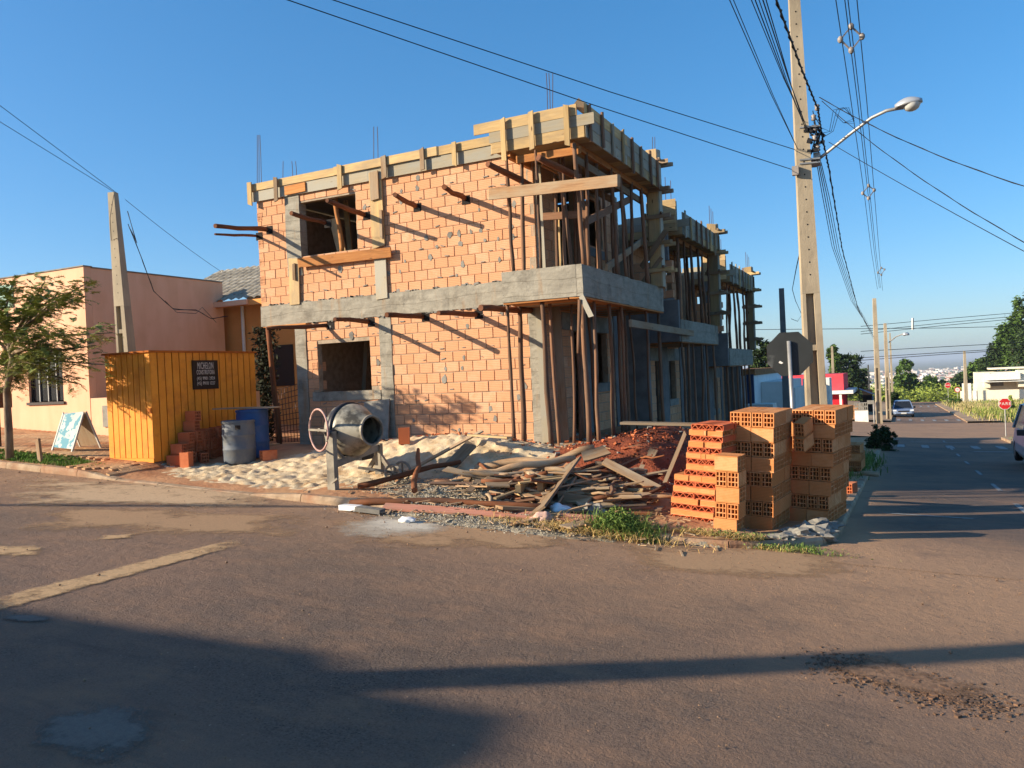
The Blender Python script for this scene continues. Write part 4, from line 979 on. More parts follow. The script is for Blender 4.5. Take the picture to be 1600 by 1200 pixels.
mb = MB(); mb.bar(LFT, tF, .14, .10, (0, 1, 0)); mb.bar(LFT+V((-.09, -.02, .09)), LFT+V((.14, -.06, .22)), .03, .03); mb.build('leg', M_GALV, MXR)
mb = MB(); mb.bar(LRT, tR-V((0, 0, .3)), .12, .08, (0, 1, 0)); mb.bar(LRT+V((-.35, 0, 0)), tR-V((0, 0, .45)), .06, .06, (0, 1, 0)); mb.bar(LRT+V((.35, 0, 0)), tR-V((0, 0, .45)), .06, .06, (0, 1, 0)); mb.build('leg', M_GALV, MXR)
mb = MB(); zz = LFT.z+.42; mb.bar((LFT.x, yF+.05, zz), (LRT.x, yR-.04, zz+.14), .07, .11); mb.bar((LFT.x, yF+.06, zz+.25), (LFT.x, yF+.3, zz+.03), .05, .05); mb.build('cross_beam', M_GALV, MXR)
mb = MB(); mb.tube([tF+V((0, -.1, -.02)), tF+V((.0, .18, -.02))], .045, 8); mb.tube([tR+V((0, .08, -.02)), tR+V((0, -.2, -.02))], .045, 8)
yk = [dc-ax*.42+V((0, -.62, 0)), dc-ax*.42+V((0, -.35, 0)), dc-ax*.42, dc-ax*.42+V((0, .35, 0)), dc-ax*.42+V((0, .62, 0))]
mb.tube([tF+V((.02, .12, 0)), yk[1]+V((.2, .0, -.1)), dc-ax*.40+V((0, -.1, -.1)), dc-ax*.40+V((0, .1, -.1)), yk[3]+V((.2, 0, -.1)), tR+V((0, -.15, 0))], .04, 8); mb.build('yoke', M_DARKM, MXR, smooth=True)
wc = onY(498, 672, yF-.22); nrm = V((-.42, -.9, 0)).normalized(); u_ = nrm.cross(V((0, 0, 1))).normalized(); v_ = V((0, 0, 1))
mb = MB(); mb.tube([wc+(u_*math.cos(t*math.pi/16)+v_*math.sin(t*math.pi/16))*.315 for t in range(33)], .016, 6, cap=False); wh = mb.build('hand_wheel', M_WHEELP, MXR, smooth=True)
mb = MB(); mb.bar(wc-u_*.31, wc+u_*.31, .05, .03); mb.bar(wc, tF+V((0, -.05, 0)), .05, .05); mb.build('spoke', M_GALV, wh)
mb = MB(); mb.box(LRT.x-.55, yR-.2, LRT.z+.35, LRT.x-.2, yR+.15, LRT.z+.75); mb.build('motor_box', M_DARKM, MXR)
for dy in (.0, .26):                                                # small transport wheel and its axle
    c = V((lf_.x+.62, lf_.y+.75+dy, surf(lf_.x+.62, lf_.y+.75+dy)+.14)); mb = MB(); mb.tube([c+V((math.cos(t*math.pi/8), 0, math.sin(t*math.pi/8)))*.15 for t in range(17)], .022, 6, cap=False); mb.bar(c-V((.14, 0, 0)), c+V((.14, 0, 0)), .02, .03); mb.bar(c-V((0, 0, .14)), c+V((0, 0, .14)), .02, .03, (1, 0, 0)); mb.build('transport_wheel', M_GALV, MXR)
mb = MB(); mb.bar((lf_.x+.05, yF+.6, zz-.12), (lf_.x+.62, lf_.y+.88, surf(lf_.x+.62, lf_.y+.88)+.14), .04, .04); mb.build('axle_arm', M_GALV, MXR)
a = onS(690-90, 700); 
tag(plank('cement_board', (-9.62, 13.22, .5), (-9.62, 13.33, 1.28), .62, .03, M_CONC2, None, up=(0, 1, 0)), 'grey board leaning on the brick wall behind the mixer', 'board')
# ---- A-frame board, stake, letter box
AF = empty('pavement_sign', onS(120, 704, lot), 'white folding pavement sign standing by the salmon wall', 'sign')
q = onS(120, 704, lot); M_POSTER = matt('printed_poster', S(206, 212, 204), S(180, 196, 192), 3, bump=0, c3=S(110, 160, 176), s3=7, lo3=.5, hi3=.55)
mz = .74; nA = V((.10, -.99, 0)).normalized(); sA = V((-nA.y, nA.x, 0))
for sgn_, nm_ in ((1, 'front_panel'), (-1, 'back_panel')):
    p0 = q+nA*(.32*sgn_)+V((0, 0, .08)); p1 = q+nA*(.03*sgn_)+V((0, 0, mz+.04)); th = sA.cross((p1-p0).normalized())
    plank(nm_, p0, p1, .52, .02, M_POSTER if sgn_ > 0 else M_GREYW, AF, up=th)
    for s in (-1, 1): plank('frame_rail', p0+sA*(.275*s)+(p0-p1)*.12, p1+sA*(.275*s), .03, .035, M_WHITE, AF, up=th)
sk_ = onS(64, 722, lot); tag(plank('wooden_stake', sk_-V((0, 0, .1)), sk_+V((-.06, .0, .42)), .09, .05, M_GREYW, None, up=(0, 1, 0)), 'short wooden stake driven into the grass strip', 'stake')
lb = onS(-2, 700, lot); LB = empty('letter_box', lb, 'dark rounded letter box on a post at the left edge', 'letter box')
part_box('post', LB, M_PUT, lb.x-.04, lb.y-.04, lb.z-.1, lb.x+.04, lb.y+.04, lb.z+.85); mb = MB(); mb.prism([(.26*math.cos(t)*.9, .12+.16*math.sin(t)) for t in [i*math.pi/8 for i in range(9)]]+[(-.23, -.16), (.23, -.16)], Matrix.Translation((lb.x-.02, lb.y-.15, lb.z+1.0)) @ Matrix(((1, 0, 0, 0), (0, 0, 1, 0), (0, 1, 0, 0), (0, 0, 0, 1))), .35); mb.build('box', M_PUT, LB)
# ---- rebar mesh and bricks behind it in the passage
RM = empty('rebar_mesh', onY(446, 690, 14.3), 'rusty reinforcing mesh leaning in the passage beside the house', 'mesh')
A_, B_, C_, D_ = onY(424, 612, 14.6), onY(465, 600, 14.6), onY(470, 690, 14.0), onY(432, 692, 14.0)
mb = MB()
for i in range(9): t = i/8; mb.tube([A_.lerp(B_, t), D_.lerp(C_, t)], .008, 4)
mb.build('long_bars', M_STEEL, RM); mb = MB()
for i in range(11): t = i/10; mb.tube([A_.lerp(D_, t)+V((0, -.016, 0)), B_.lerp(C_, t)+V((0, -.016, 0))], .008, 4)
mb.build('cross_bars', M_STEEL, RM)
random.seed(31)
for k in range(4):
    for j in range(3):
        p = V((-12.9+(k % 6)*.30+random.uniform(-.02, .02), 15.0+(k//6)*.2, surf(-12.4, 15)+j*.193)); hb(HBR, p, random.uniform(-.05, .05), 'reddish hollow brick stacked in the shaded passage behind the mesh', 'bricks stacked in the passage')
# ---------------------------------------------------------------- brick stacks on the corner
random.seed(13)
def stack(corner, yaw, tilt, courses, ncol, ndep, first, label, group, me=HB, lean=(0, 0), skip=None, top=None):
    """corner: front right bottom; columns run to the left (-x), rows run back (+y); header courses show brick ends to the front"""
    B_ = Matrix.Translation(corner) @ Matrix.Rotation(yaw, 4, 'Z') @ Matrix.Rotation(tilt[0], 4, 'Y') @ Matrix.Rotation(tilt[1], 4, 'X')
    out = []
    for k in range(courses):
        header = (k % 2 == 0) == first; z = k*.194; ox, oy = lean[0]*k+random.uniform(-.012, .012), lean[1]*k+random.uniform(-.012, .012)
        if header: cells = [(-(i+.5)*.146, (j+.5)*.292, math.pi/2) for i in range(ncol*2) for j in range(ndep)]
        else: cells = [(-(i+.5)*.292, (j+.5)*.146, 0) for i in range(ncol) for j in range(ndep*2)]
        for (x, y, a) in cells:
            if skip and skip(k, x, y): continue
            if k < courses-2 and ncol == 2 and .16 < y < ndep*.292-.16 and header and -.44 < x < -.14: continue
            o = bpy.data.objects.new('hollow_brick', me); col.objects.link(o)
            Mx = B_ @ Matrix.Translation((x+ox+random.uniform(-.004, .004), y+oy+random.uniform(-.006, .006), z)) @ Matrix.Rotation(a+random.uniform(-.02, .02), 4, 'Z')
            o.matrix_world = Mx; o.matrix_local = Mx
            lab = label(k, header) if callable(label) else label
            tag(o, lab, 'brick', group); out.append(o)
    return out
ORD = ('bottom', 'second', 'third', 'fourth', 'fifth', 'sixth', 'seventh', 'top', 'top')
cA = atz(1207, 832, 10.26)
stack(cA, math.radians(-8), (.045, .02), 8, 2, 3, False, lambda k, h: f'orange hollow brick in the {ORD[k]} course of the tall stack left of the sign post', 'bricks of the tall stack left of the sign post', lean=(.004, .0))
cB = atz(1152, 837, 9.62)
stack(cB, math.radians(-8), (.045, .02), 5, 1, 1, False, lambda k, h: f'orange hollow brick in the {("bottom", "second", "third", "fourth", "top")[k]} course of the low pillar before the tall stack', 'bricks of the low pillar before the tall stack', lean=(.006, 0))
cC = atz(1295, 820, 10.75)
stack(cC, math.radians(-12), (.03, .03), 9, 2, 3, False, lambda k, h: f'orange hollow brick in the {("bottom", "second", "third", "fourth", "fifth", "sixth", "seventh", "eighth", "top")[k]} course of the leaning stack right of the sign post', 'bricks of the leaning stack right of the sign post', lean=(.012, .014), skip=lambda k, x, y: (k in (5, 6) and x < -.4 and y < .3) or k == 8)
c2_ = cC+Matrix.Rotation(math.radians(-12), 3, 'Z') @ V((-.60, .32, .02))
stack(c2_, math.radians(-12), (.03, .03), 7, 1, 1, False, 'hollow brick at the hidden left side of the leaning stack, behind the tall one', 'bricks of the leaning stack right of the sign post', lean=(.010, .014))
Bx = atz(1257, 700, 10.75)
hb(HB, Bx, math.radians(70), 'tilted hollow brick slipped sideways in the leaning stack', 'bricks of the leaning stack right of the sign post', (.0, .28)); hb(HB, Bx+V((.0, .02, .2)), math.radians(72), 'tilted hollow brick slipped sideways in the leaning stack', 'bricks of the leaning stack right of the sign post', (.0, .26))
pD = onS(1346, 742, lot)
stack(pD+V((0, 0, .12)), math.radians(-6), (.02, .04), 3, 2, 2, True, 'hollow brick in the far low stack on a log by the road', 'bricks of the far low stack by the road', me=HB)
stack(pD+V((-.05, .1, -.10)), math.radians(-6), (.02, .04), 1, 2, 1, True, 'hollow brick under the log of the far low stack', 'bricks of the far low stack by the road', me=HBR)
p = onS(1330, 770, lot); hb(HBR, p, 1.3, 'single red hollow brick on the sidewalk edge by the road', None); 
tag(log('wooden_log', onS(1316, 742, lot)+V((0, -.1, .03)), onS(1366, 744, lot)+V((.1, .1, .03)), .07, .06, M_GREYW), 'grey log lying under the far low brick stack', 'log')
# rows of bricks and boards on the terrace behind; made taller to shade the side road
eC = V((-1.62, 12.62, lot(-2.2, 12.9)-.12))
stack(eC, math.radians(-3), (.05, .03), 7, 4, 1, True, 'brownish hollow brick in the shaded stack behind the tall orange stack', 'shaded bricks behind the orange stacks', me=HBR, lean=(0, .004))
tag(plank('scaffold_board', eC+V((-2.6, .1, 1.50)), eC+V((-.9, .22, 1.43)), .26, .04, M_GREYW), 'brown board lying on the shaded brick stack behind the orange ones', 'board')
# slab blocks with zigzag holes
def zig_mesh():
    mb = MB(); L, w_, h, t = .20, .30, .072, .009
    mb.box(-L/2, -w_/2, 0, L/2, w_/2, t); mb.box(-L/2, -w_/2+.012, h-t, L/2, w_/2-.012, h)
    for s in (-1, 1): mb.box(-L/2+.001, min(s*w_/2, s*(w_/2-t)), t, L/2-.001, max(s*w_/2, s*(w_/2-t)), h-t)
    n_ = 6
    for i in range(n_):
        y0 = -w_/2+.012+(w_-.024)*i/n_; y1 = y0+(w_-.024)/n_; za, zb_ = (t, h-t) if i % 2 == 0 else (h-t, t)
        mb.bar((0, y0, za), (0, y1, zb_), L-.006, t*.9, (1, 0, 0)) if False else mb.add([(-L/2+.003, y0, za), (L/2-.003, y0, za), (L/2-.003, y1, zb_), (-L/2+.003, y1, zb_), (-L/2+.003, y0+t, za), (L/2-.003, y0+t, za), (L/2-.003, y1+t, zb_), (-L/2+.003, y1+t, zb_)], [(0, 1, 2, 3), (7, 6, 5, 4), (0, 3, 7, 4), (1, 5, 6, 2)])
    mb.box(-.01, -w_/2+t, t, .01, w_/2-t, h-t)
    me = bpy.data.meshes.new('slab_block'); me.from_pydata(mb.v, [], mb.f); me.materials.append(M_TILE_B); me.update(); return me
ZB = zig_mesh(); ZB2 = ZB.copy(); ZB2.materials[0] = M_BRICK_S
cT = atz(1110, 829, 10.1)
Bt = Matrix.Translation(cT) @ Matrix.Rotation(math.radians(-10), 4, 'Z') @ Matrix.Rotation(.055, 4, 'Y')
LAY = 'one two three four five six seven eight nine ten eleven twelve thirteen fourteen fifteen sixteen seventeen eighteen nineteen twenty'.split()
k = 0; z = 0
while z < 1.28:
    hdr = k % 2 == 1
    inset = .014*k*.55+(.12 if z > .62 else 0)
    for i in range(2 if hdr else 3):
        for j in range(3 if hdr else 2):
            if hdr: x, y, a = -(i+.5)*.305, .1+j*.205, math.pi/2
            else: x, y, a = -(i+.5)*.205-.0, .15+j*.305, 0
            o = bpy.data.objects.new('slab_block', ZB); col.objects.link(o)
            xx = x+(inset if (i == (1 if hdr else 2)) else inset*.3)+random.uniform(-.012, .012)
            o.data = ZB if hdr else ZB2; Mx = Bt @ Matrix.Translation((xx+.03, y+random.uniform(-.015, .015)+z*.10, z)) @ Matrix.Rotation(a+random.uniform(-.04, .04), 4, 'Z')
            o.matrix_world = Mx; o.matrix_local = Mx
            tag(o, f'thin red slab block with zigzag holes, layer {LAY[k]} from the ground of the tilted pile' if hdr else f'thin orange slab block laid lengthwise, layer {LAY[k]} from the ground of the tilted pile', 'block', 'slab blocks piled left of the brick stacks')
    z += .0745; k += 1
tag(plank('leaning_board', cT+V((-.66, .35, .55)), cT+V((-.42, .62, 1.20)), .05, .03, M_GREYW, None, up=(0, 1, 0)), 'board stuck upright behind the tilted pile of slab blocks', 'board')
# ---------------------------------------------------------------- scrap wood heap
random.seed(77)
SG = 'scrap wood heap on the corner'
def sp(px, py, h=0): p = onS(px, py); return p+V((0, 0, h))
def scrap(name, a, b, w_, t, m_, label, up=None, crook=0, h0=.05, h1=.05):
    p0, p1 = sp(*a, h0), sp(*b, h1); u = up or V((random.uniform(-.3, .3), random.uniform(-.5, .1), 1)); 
    return tag(plank(name, p0, p1, w_, t, m_, None, up=u, crook=crook), label, 'scrap wood', SG)
scrap('scrap_board', (600, 797), (955, 822), .16, .03, M_PINKW, 'long pinkish board lying along the front of the scrap heap', h0=.05, h1=.07)
tag(log('branch', sp(548, 792, .05), sp(860, 806, .12), .05, .035, M_PUT, None, .12, 9), 'long dark crooked branch along the front of the scrap heap', 'branch', SG)
scrap('scrap_board', (838, 808), (898, 752), .30, .03, M_GREYW, 'wide grey plank slanting up in the middle of the scrap heap', up=V((-.5, -.6, .8)), h0=.06, h1=.30)
scrap('scrap_board', (862, 800), (893, 772), .20, .025, M_GREYW, 'short grey plank beside the wide slanting one', up=V((-.45, -.6, .8)), h0=.06, h1=.2)
tag(log('branch', sp(745, 742, .1), sp(930, 736, .35), .075, .06, M_SCRAP, None, .14, 9), 'thick pale bent log arching over the scrap heap', 'branch', SG)
tag(log('branch', sp(735, 752, .12), sp(900, 742, .25), .06, .05, M_SCRAP, None, .10, 8), 'pale log just below the arching one', 'branch', SG)
tag(log('branch', sp(560, 764, .04), sp(720, 735, .14), .05, .035, M_PUT, None, .06, 7), 'dark branch pointing at the mixer from the scrap heap', 'branch', SG)
tag(plank('scrap_board', sp(640, 745, .1), sp(754, 684, .12), .07, .03, M_SCRAP, None, up=(0, -.5, 1)), 'thin slat sticking up towards the brick wall', 'scrap wood', SG)
scrap('scrap_board', (700, 742), (738, 712), .20, .03, M_GREYW, 'grey board tilted in the shade left of the arching log', up=V((.4, -.6, .7)), h0=.1, h1=.2)
tag(log('branch', sp(648, 772, .05), sp(655, 735, .35), .05, .03, M_PUT, None, .06, 5), 'short broken stump standing in the gravel', 'branch', SG)
scrap('scrap_board', (738, 698), (798, 712), .26, .03, M_PINE, 'clean yellow board lying at the foot of the brick wall', h0=.2, h1=.3)
tag(plank('scrap_board', sp(1000, 742, .0), sp(1022, 708, .05), .14, .03, M_GREYW, None, up=(0, -1, .3)), 'short board standing in the red soil left of the slab blocks', 'scrap wood', SG)
scrap('scrap_board', (945, 752), (1028, 780), .14, .03, M_GREYW, 'grey board at the right end of the scrap heap', h0=.3, h1=.15)
tag(log('branch', sp(925, 792, .1), sp(1040, 784, .22), .035, .025, M_PUT, None, .14, 8), 'dark arched branch above the green weeds', 'branch', SG)
scrap('scrap_board', (912, 748), (950, 738), .24, .03, M_SCRAP, 'broad brown board on top of the scrap heap', up=V((.2, -.5, 1)), h0=.32, h1=.34)
scrap('scrap_board', (850, 806), (952, 803), .20, .03, M_SCRAP, 'pale brown board lying behind the white bag', h0=.06, h1=.06)
scrap('scrap_board', (780, 800), (842, 802), .26, .04, M_SCRAP, 'wide pale board end at the front of the scrap heap', h0=.06, h1=.06)
# a broken pallet
PL = empty('pallet', sp(860, 790), 'broken yellow wooden pallet half buried in the scrap heap', 'pallet', SG)
q0, q1 = sp(812, 782, .08), sp(880, 776, .1); dd = (q1-q0); bk = V((-.1, .7, .02))
for k, z in ((0, .0), (1, .16)):
    for j in range(4): plank('slat', q0+bk*(j/3)+V((0, 0, z)), q1+bk*(j/3)+V((0, 0, z)), .10, .022, M_PINE, PL)
for t in (0, .5, 1):
    c = q0.lerp(q1, t); plank('stringer', c+V((0, -.04, .08)), c+bk+V((0, .04, .08)), .07, .115, M_PINE, PL)
# the rest of the heap
mats = (M_SCRAP, M_SCRAP, M_SCRAP, M_GREYW, M_PUT, M_PROP, M_PINE)
for k in range(190):
    x = random.gauss(-4.2, .95); y = random.gauss(10.35, .5)
    if x > -2.9 or x < -6.6 or y < 8.95: continue
    base = surf(x, y)+max(0, .30*math.exp(-((x+4.1)/1.1)**2-((y-10.4)/.6)**2))*random.random()
    L = random.uniform(.2, 1.5)*random.uniform(.55, 1); a = random.gauss(.25, .55); tilt = random.gauss(0, .12)
    d = V((math.cos(a), math.sin(a), tilt))*L/2; c = V((x, y, base+.03))
    e0, e1 = c-d, c+d
    for e in (e0, e1):
        if kdist(e.x, e.y) < .05: pass
        e.z = max(e.z, surf(e.x, e.y)+.0)
    if max(e0.x, e1.x) > -2.75: continue
    lab = 'odd piece of weathered timber in the scrap heap on the corner'
    if random.random() < .3: tag(log('branch', e0, e1, random.uniform(.018, .04), random.uniform(.012, .03), random.choice((M_PUT, M_PROP, M_SCRAP)), None, .06, 6), 'crooked stick in the scrap heap on the corner', 'branch', SG)
    else: tag(plank('scrap_board', e0, e1, random.uniform(.035, .17), random.uniform(.015, .03), random.choice(mats), None, up=V((random.gauss(0, .35), random.gauss(-.2, .35), 1)), taper=random.choice((0, 0, .4, .7))), lab, 'scrap wood', SG)
# bits of bark and splinters
b = MB()
for k in range(900):
    x = random.gauss(-4.6, 1.2); y = random.gauss(9.9, .7)
    if y < 8.5 or x > -1.6: continue
    z = surf(x, y)+.01; a = random.random()*6.3; L = random.uniform(.03, .14)
    b.bar((x-math.cos(a)*L, y-math.sin(a)*L, z), (x+math.cos(a)*L, y+math.sin(a)*L, z+random.uniform(0, .03)), random.uniform(.008, .03), .008)
o = b.build('wood_splinters', M_SCRAP); o['kind'] = 'stuff'; o['label'] = 'splinters and bark strewn about the scrap heap'
# rubble at the foot of the wall
b = MB(); b2_ = MB()
for k in range(480):
    x = random.uniform(-9.4, -3.6); y = random.uniform(12.3, 13.3) if x < -6 else random.uniform(11.6, 15.5)
    s = random.uniform(.010, .04); q = Matrix.Translation((x, y, surf(x, y)+s*.2)) @ Matrix.Rotation(random.random()*6, 4, 'Z') @ Matrix.Rotation(random.random(), 4, 'X')
    (b if k % 3 else b2_).box(-s, -s*.7, -s*.4, s, s*.7, s*.4, q)
for bb_, m_ in ((b, M_BRICK_R), (b2_, M_CONC2)): o = bb_.build('rubble', m_); o['kind'] = 'stuff'; o['label'] = 'broken brick and mortar rubble along the foot of the walls'
# white plastic bags and foam block
M_PLAST = matt('white_plastic', S(230, 230, 228), S(208, 208, 206), 6, bump=.4, bscale=12, rough=.4)
M_BAGP = matt('pinkish_sack', S(206, 170, 152), S(182, 146, 130), 6, bump=.5, bscale=14)
def lump(name, c, r, m_, label, cat, seed, rough=0):
    bm = bmesh.new(); bmesh.ops.create_icosphere(bm, subdivisions=3, radius=1)
    for v in bm.verts:
        k = 1+.45*nz(v.co.x*1.6+seed, v.co.y*1.6, v.co.z*1.6)+.22*nz(v.co.x*4+seed, v.co.y*4, v.co.z*4); k += rough*(abs(nz(v.co.x*3+seed, v.co.y*3, v.co.z*3))*1.4-.3); v.co = V((v.co.x*r[0]*k, v.co.y*r[1]*k, v.co.z*r[2]*k))
    me = bpy.data.meshes.new(name); bm.to_mesh(me); bm.free(); me.materials.append(m_)
    me.polygons.foreach_set('use_smooth', [not rough]*len(me.polygons)); o = bpy.data.objects.new(name, me); col.objects.link(o); o.location = c
    return tag(o, label, cat) if cat else o
lump('plastic_bag', sp(872, 806, .06), (.17, .12, .09), M_PLAST, 'crumpled white plastic bag at the front of the scrap heap', 'bag', 1)
lump('paper_sack', sp(848, 816, .05), (.13, .11, .09), M_BAGP, 'crumpled pinkish sack beside the white bag', 'bag', 5)
lump('plastic_bag', sp(636, 815, .02), (.12, .08, .04), M_PLAST, 'clear crumpled wrapper on the gravel below the pinkish board', 'bag', 8)
lump('concrete_lump', sp(925, 806, .04), (.2, .13, .10), M_CONC2, 'lump of pale concrete beside the green weeds', 'rubble', 12, .6)
p = sp(548, 797, .0); mb = MB(); mb.box(-.17, -.06, 0, .17, .06, .07, Matrix.Translation(p) @ Matrix.Rotation(-.1, 4, 'Z')); tag(mb.build('foam_block', M_PLAST, origin=None), 'white foam block lying at the kerb by the mixer', 'block')
p = sp(578, 800, .0); mb = MB(); mb.box(-.19, -.08, 0, .19, .08, .06, Matrix.Translation(p) @ Matrix.Rotation(.1, 4, 'Z') @ Matrix.Rotation(.1, 4, 'Y')); tag(mb.build('broken_slab', M_CONC2), 'broken grey slab lying beside the white foam block', 'block')
for k, (px, py, s) in enumerate(((1245, 838, .16), (1268, 836, .2), (1222, 845, .12), (1285, 826, .15))):
    lump('concrete_lump', sp(px, py, .02), (s*1.3, s, s*.55), M_CONC2, ('rough concrete lump at the foot of the tall brick stack', 'largest concrete lump at the corner kerb below the stacks', 'small concrete lump in the dry grass by the corner kerb', 'concrete lump below the leaning stack at the kerb')[k], 'rubble', 20+k, .6)
# ---------------------------------------------------------------- weeds and grass
M_WEED = matt('green_weed', S(112, 132, 62), S(82, 104, 46), 6, bump=0, var=.3)
M_STRAW = matt('dry_straw', S(206, 176, 112), S(176, 142, 86), 6, bump=0, var=.25)
M_GRASS = matt('lawn_grass', S(104, 136, 46), S(76, 112, 34), 6, bump=0, var=.3)
def blades(b, pts, h, w_, lean=.5):
    for p in pts:
        a = random.random()*6.3; L = h*random.uniform(.5, 1.2); d = V((math.cos(a), math.sin(a), 0)); s = V((-d.y, d.x, 0))*w_
        k = lean*random.uniform(.2, 1.2); m1 = p+d*L*k*.4+V((0, 0, L*.6)); t = p+d*L*k+V((0, 0, L*(1-.3*k)))
        b.add([p-s, p+s, m1+s*.8, m1-s*.8, t], [(0, 1, 2, 3), (3, 2, 4)])
random.seed(15)
def scatter(n, cx, cy, rx, ry, on=True):
    out = []
    for _ in range(n):
        x, y = random.gauss(cx, rx), random.gauss(cy, ry); out.append(V((x, y, (surf(x, y) if on else ground(x, y))-.01)))
    return out
wp = onS(965, 828); wd = empty('weed_clump', wp, 'clump of green weeds at the corner kerb below the scrap heap', 'plant')
b = MB(); blades(b, scatter(1100, wp.x, wp.y, .17, .10), .24, .005, 1.0); blades(b, scatter(330, wp.x+.36, wp.y-.05, .10, .08), .16, .005, 1.0); leaf_mesh(b, [q+V((0, 0, random.uniform(.03, .26)*math.exp(-((q.x-wp.x)/.25)**2)+.02)) for q in scatter(1500, wp.x, wp.y, .19, .10)], .022); b.build('foliage', M_WEED, wd)
wp2 = onS(1190, 846); w2 = empty('weed_clump', wp2, 'low green weeds along the kerb below the tall brick stack', 'plant')
b = MB(); blades(b, scatter(330, wp2.x, wp2.y, .42, .06), .09, .004, 1.1); blades(b, scatter(150, wp2.x+.45, wp2.y+.2, .10, .10), .09, .004, 1.1); leaf_mesh(b, [q+V((0, 0, random.uniform(.01, .08))) for q in scatter(600, wp2.x, wp2.y, .45, .06)], .016); b.build('foliage', M_WEED, w2)
b = MB(); blades(b, [q for q in scatter(1500, wp.x-.25, wp.y-.10, .45, .10) if q.x < -1.2], .13, .004, 1.9); blades(b, [q for q in scatter(800, wp2.x-.35, wp2.y-.02, .5, .05) if q.x < -1.0], .09, .0035, 2.0); blades(b, scatter(350, -4.0, 8.85, .7, .08), .08, .0035, 2.0)
o = b.build('dry_grass', M_STRAW); o['kind'] = 'stuff'; o['label'] = 'dry straw-coloured grass along the corner kerb'
b = MB(); pts = []
while len(pts) < 11000:
    x = random.uniform(-24, -13.0); y = random.uniform(9.22, 10.05)
    if nz(x, y, 4, 1.4) > .35 or y > 10.02-.35*sm((x+14.6)/1.6): continue
    pts.append(V((x, y, lot(x, y)-.01)))
blades(b, pts, .075, .006, .9); o = b.build('lawn', M_GRASS); o['kind'] = 'stuff'; o['label'] = 'strip of short green grass along the left kerb'
b = MB(); pts = [q for q in scatter(1500, -1.15, 24.5, .25, 2.2)]; blades(b, pts, .24, .010, .9); o = b.build('verge_weeds', M_WEED); o['kind'] = 'stuff'; o['label'] = 'green weeds along the side road kerb beyond the stacks'
# ---------------------------------------------------------------- poles, lamp, signs
random.seed(42)
M_POLE = matt('pole_concrete', S(176, 160, 134), S(150, 136, 114), 3, bump=.4, bscale=25, c3=S(140, 126, 106), s3=1.0, stretch=(1, 1, .35))
M_BLACK = matt('black_cable', S(24, 24, 28), S(18, 18, 22), 5, bump=0, rough=.6)
M_PORC = matt('grey_insulator', S(150, 140, 132), S(120, 112, 106), 6, bump=0, rough=.4)
M_LAMP = matt('lamp_housing', S(176, 178, 180), S(160, 162, 166), 4, bump=0, rough=.35, metal=.3)
M_LENS = matt('lamp_lens', S(206, 206, 200), S(190, 190, 186), 4, bump=0, rough=.2)
M_TUBE = matt('galvanised_tube', S(164, 162, 158), S(140, 138, 134), 6, bump=0, rough=.45, metal=.4)
def tbar(mb, x0, x1, y0, y1, k0, k1, z0, z1, M):
    """a bar that tapers from scale k0 at z0 to k1 at z1"""
    vs = [M @ V((x*k, y*k, z)) for z, k in ((z0, k0), (z1, k1)) for x, y in ((x0, y0), (x1, y0), (x1, y1), (x0, y1))]
    mb.add(vs, [(3, 2, 1, 0), (4, 5, 6, 7), (0, 1, 5, 4), (1, 2, 6, 5), (2, 3, 7, 6), (3, 0, 4, 7)])
def concrete_pole(base, h, w0, w1, yaw, label, solid=.5, lean=(0, 0), detail=True, group='concrete utility poles', M=None):
    P = empty('utility_pole', base, label, 'pole', group)
    Mx = Matrix.Translation(base) @ Matrix(((1, 0, lean[0], 0), (0, 1, lean[1], 0), (0, 0, 1, 0), (0, 0, 0, 1))) @ Matrix.Rotation(yaw, 4, 'Z')
    k = lambda z: 1+(w1/w0-1)*z/h
    hw = w0/2; zs = h*solid; mt_ = M or M_POLE
    if not detail:
        mb = MB(); tbar(mb, -hw, hw, -hw*.8, hw*.8, 1, k(h), -.3, h, Mx); mb.build('shaft', mt_, P); return P, Mx
    mb = MB(); tbar(mb, -hw, -hw*.62, -hw*.8, hw*.8, 1, k(zs), -.3, zs, Mx); mb.build('flange', mt_, P)
    mb = MB(); tbar(mb, hw*.30, hw, -hw*.8, hw*.8, 1, k(zs), -.3, zs, Mx); mb.build('flange', mt_, P)
    mb = MB(); tbar(mb, -hw*.615, hw*.295, -hw*.08, hw*.75, 1, k(zs), -.3, zs, Mx); mb.build('web', mt_, P)
    z = .9
    while z < zs-.2: mb = MB(); tbar(mb, -hw*.61, hw*.29, -hw*.7, -hw*.09, k(z), k(z+.09), z, z+.09, Mx); mb.build('rib', mt_, P); z += 1.65
    mb = MB(); tbar(mb, -hw, hw, -hw*.8, hw*.8, k(zs), k(h), zs+.002, h, Mx); up = mb.build('upper_shaft', mt_, P)
    mb = MB(); z = zs+.3
    while z < h-.1:
        kk = k(z); c = Mx @ V((-.0, -hw*.8*kk-.001, z)); mb.lathe([(0, .014), (.004, .0)], Matrix.Translation(c) @ Matrix.Rotation(math.pi/2, 4, 'X'), 6); z += .2
    mb.build('bolt_holes', M_DARK, up)
    return P, Mx
mp = onX(1281, 720, -1.22); mpb = V((-1.22, mp.y, lot(-1.22, mp.y)-.05))
dmp = (mpb-CAM).dot(FW)
MAIN, MM = concrete_pole(mpb, 9.6, .34, .135, math.radians(14), 'tall concrete utility pole with street lamp behind the brick stacks', .36, lean=(-.012, 0))
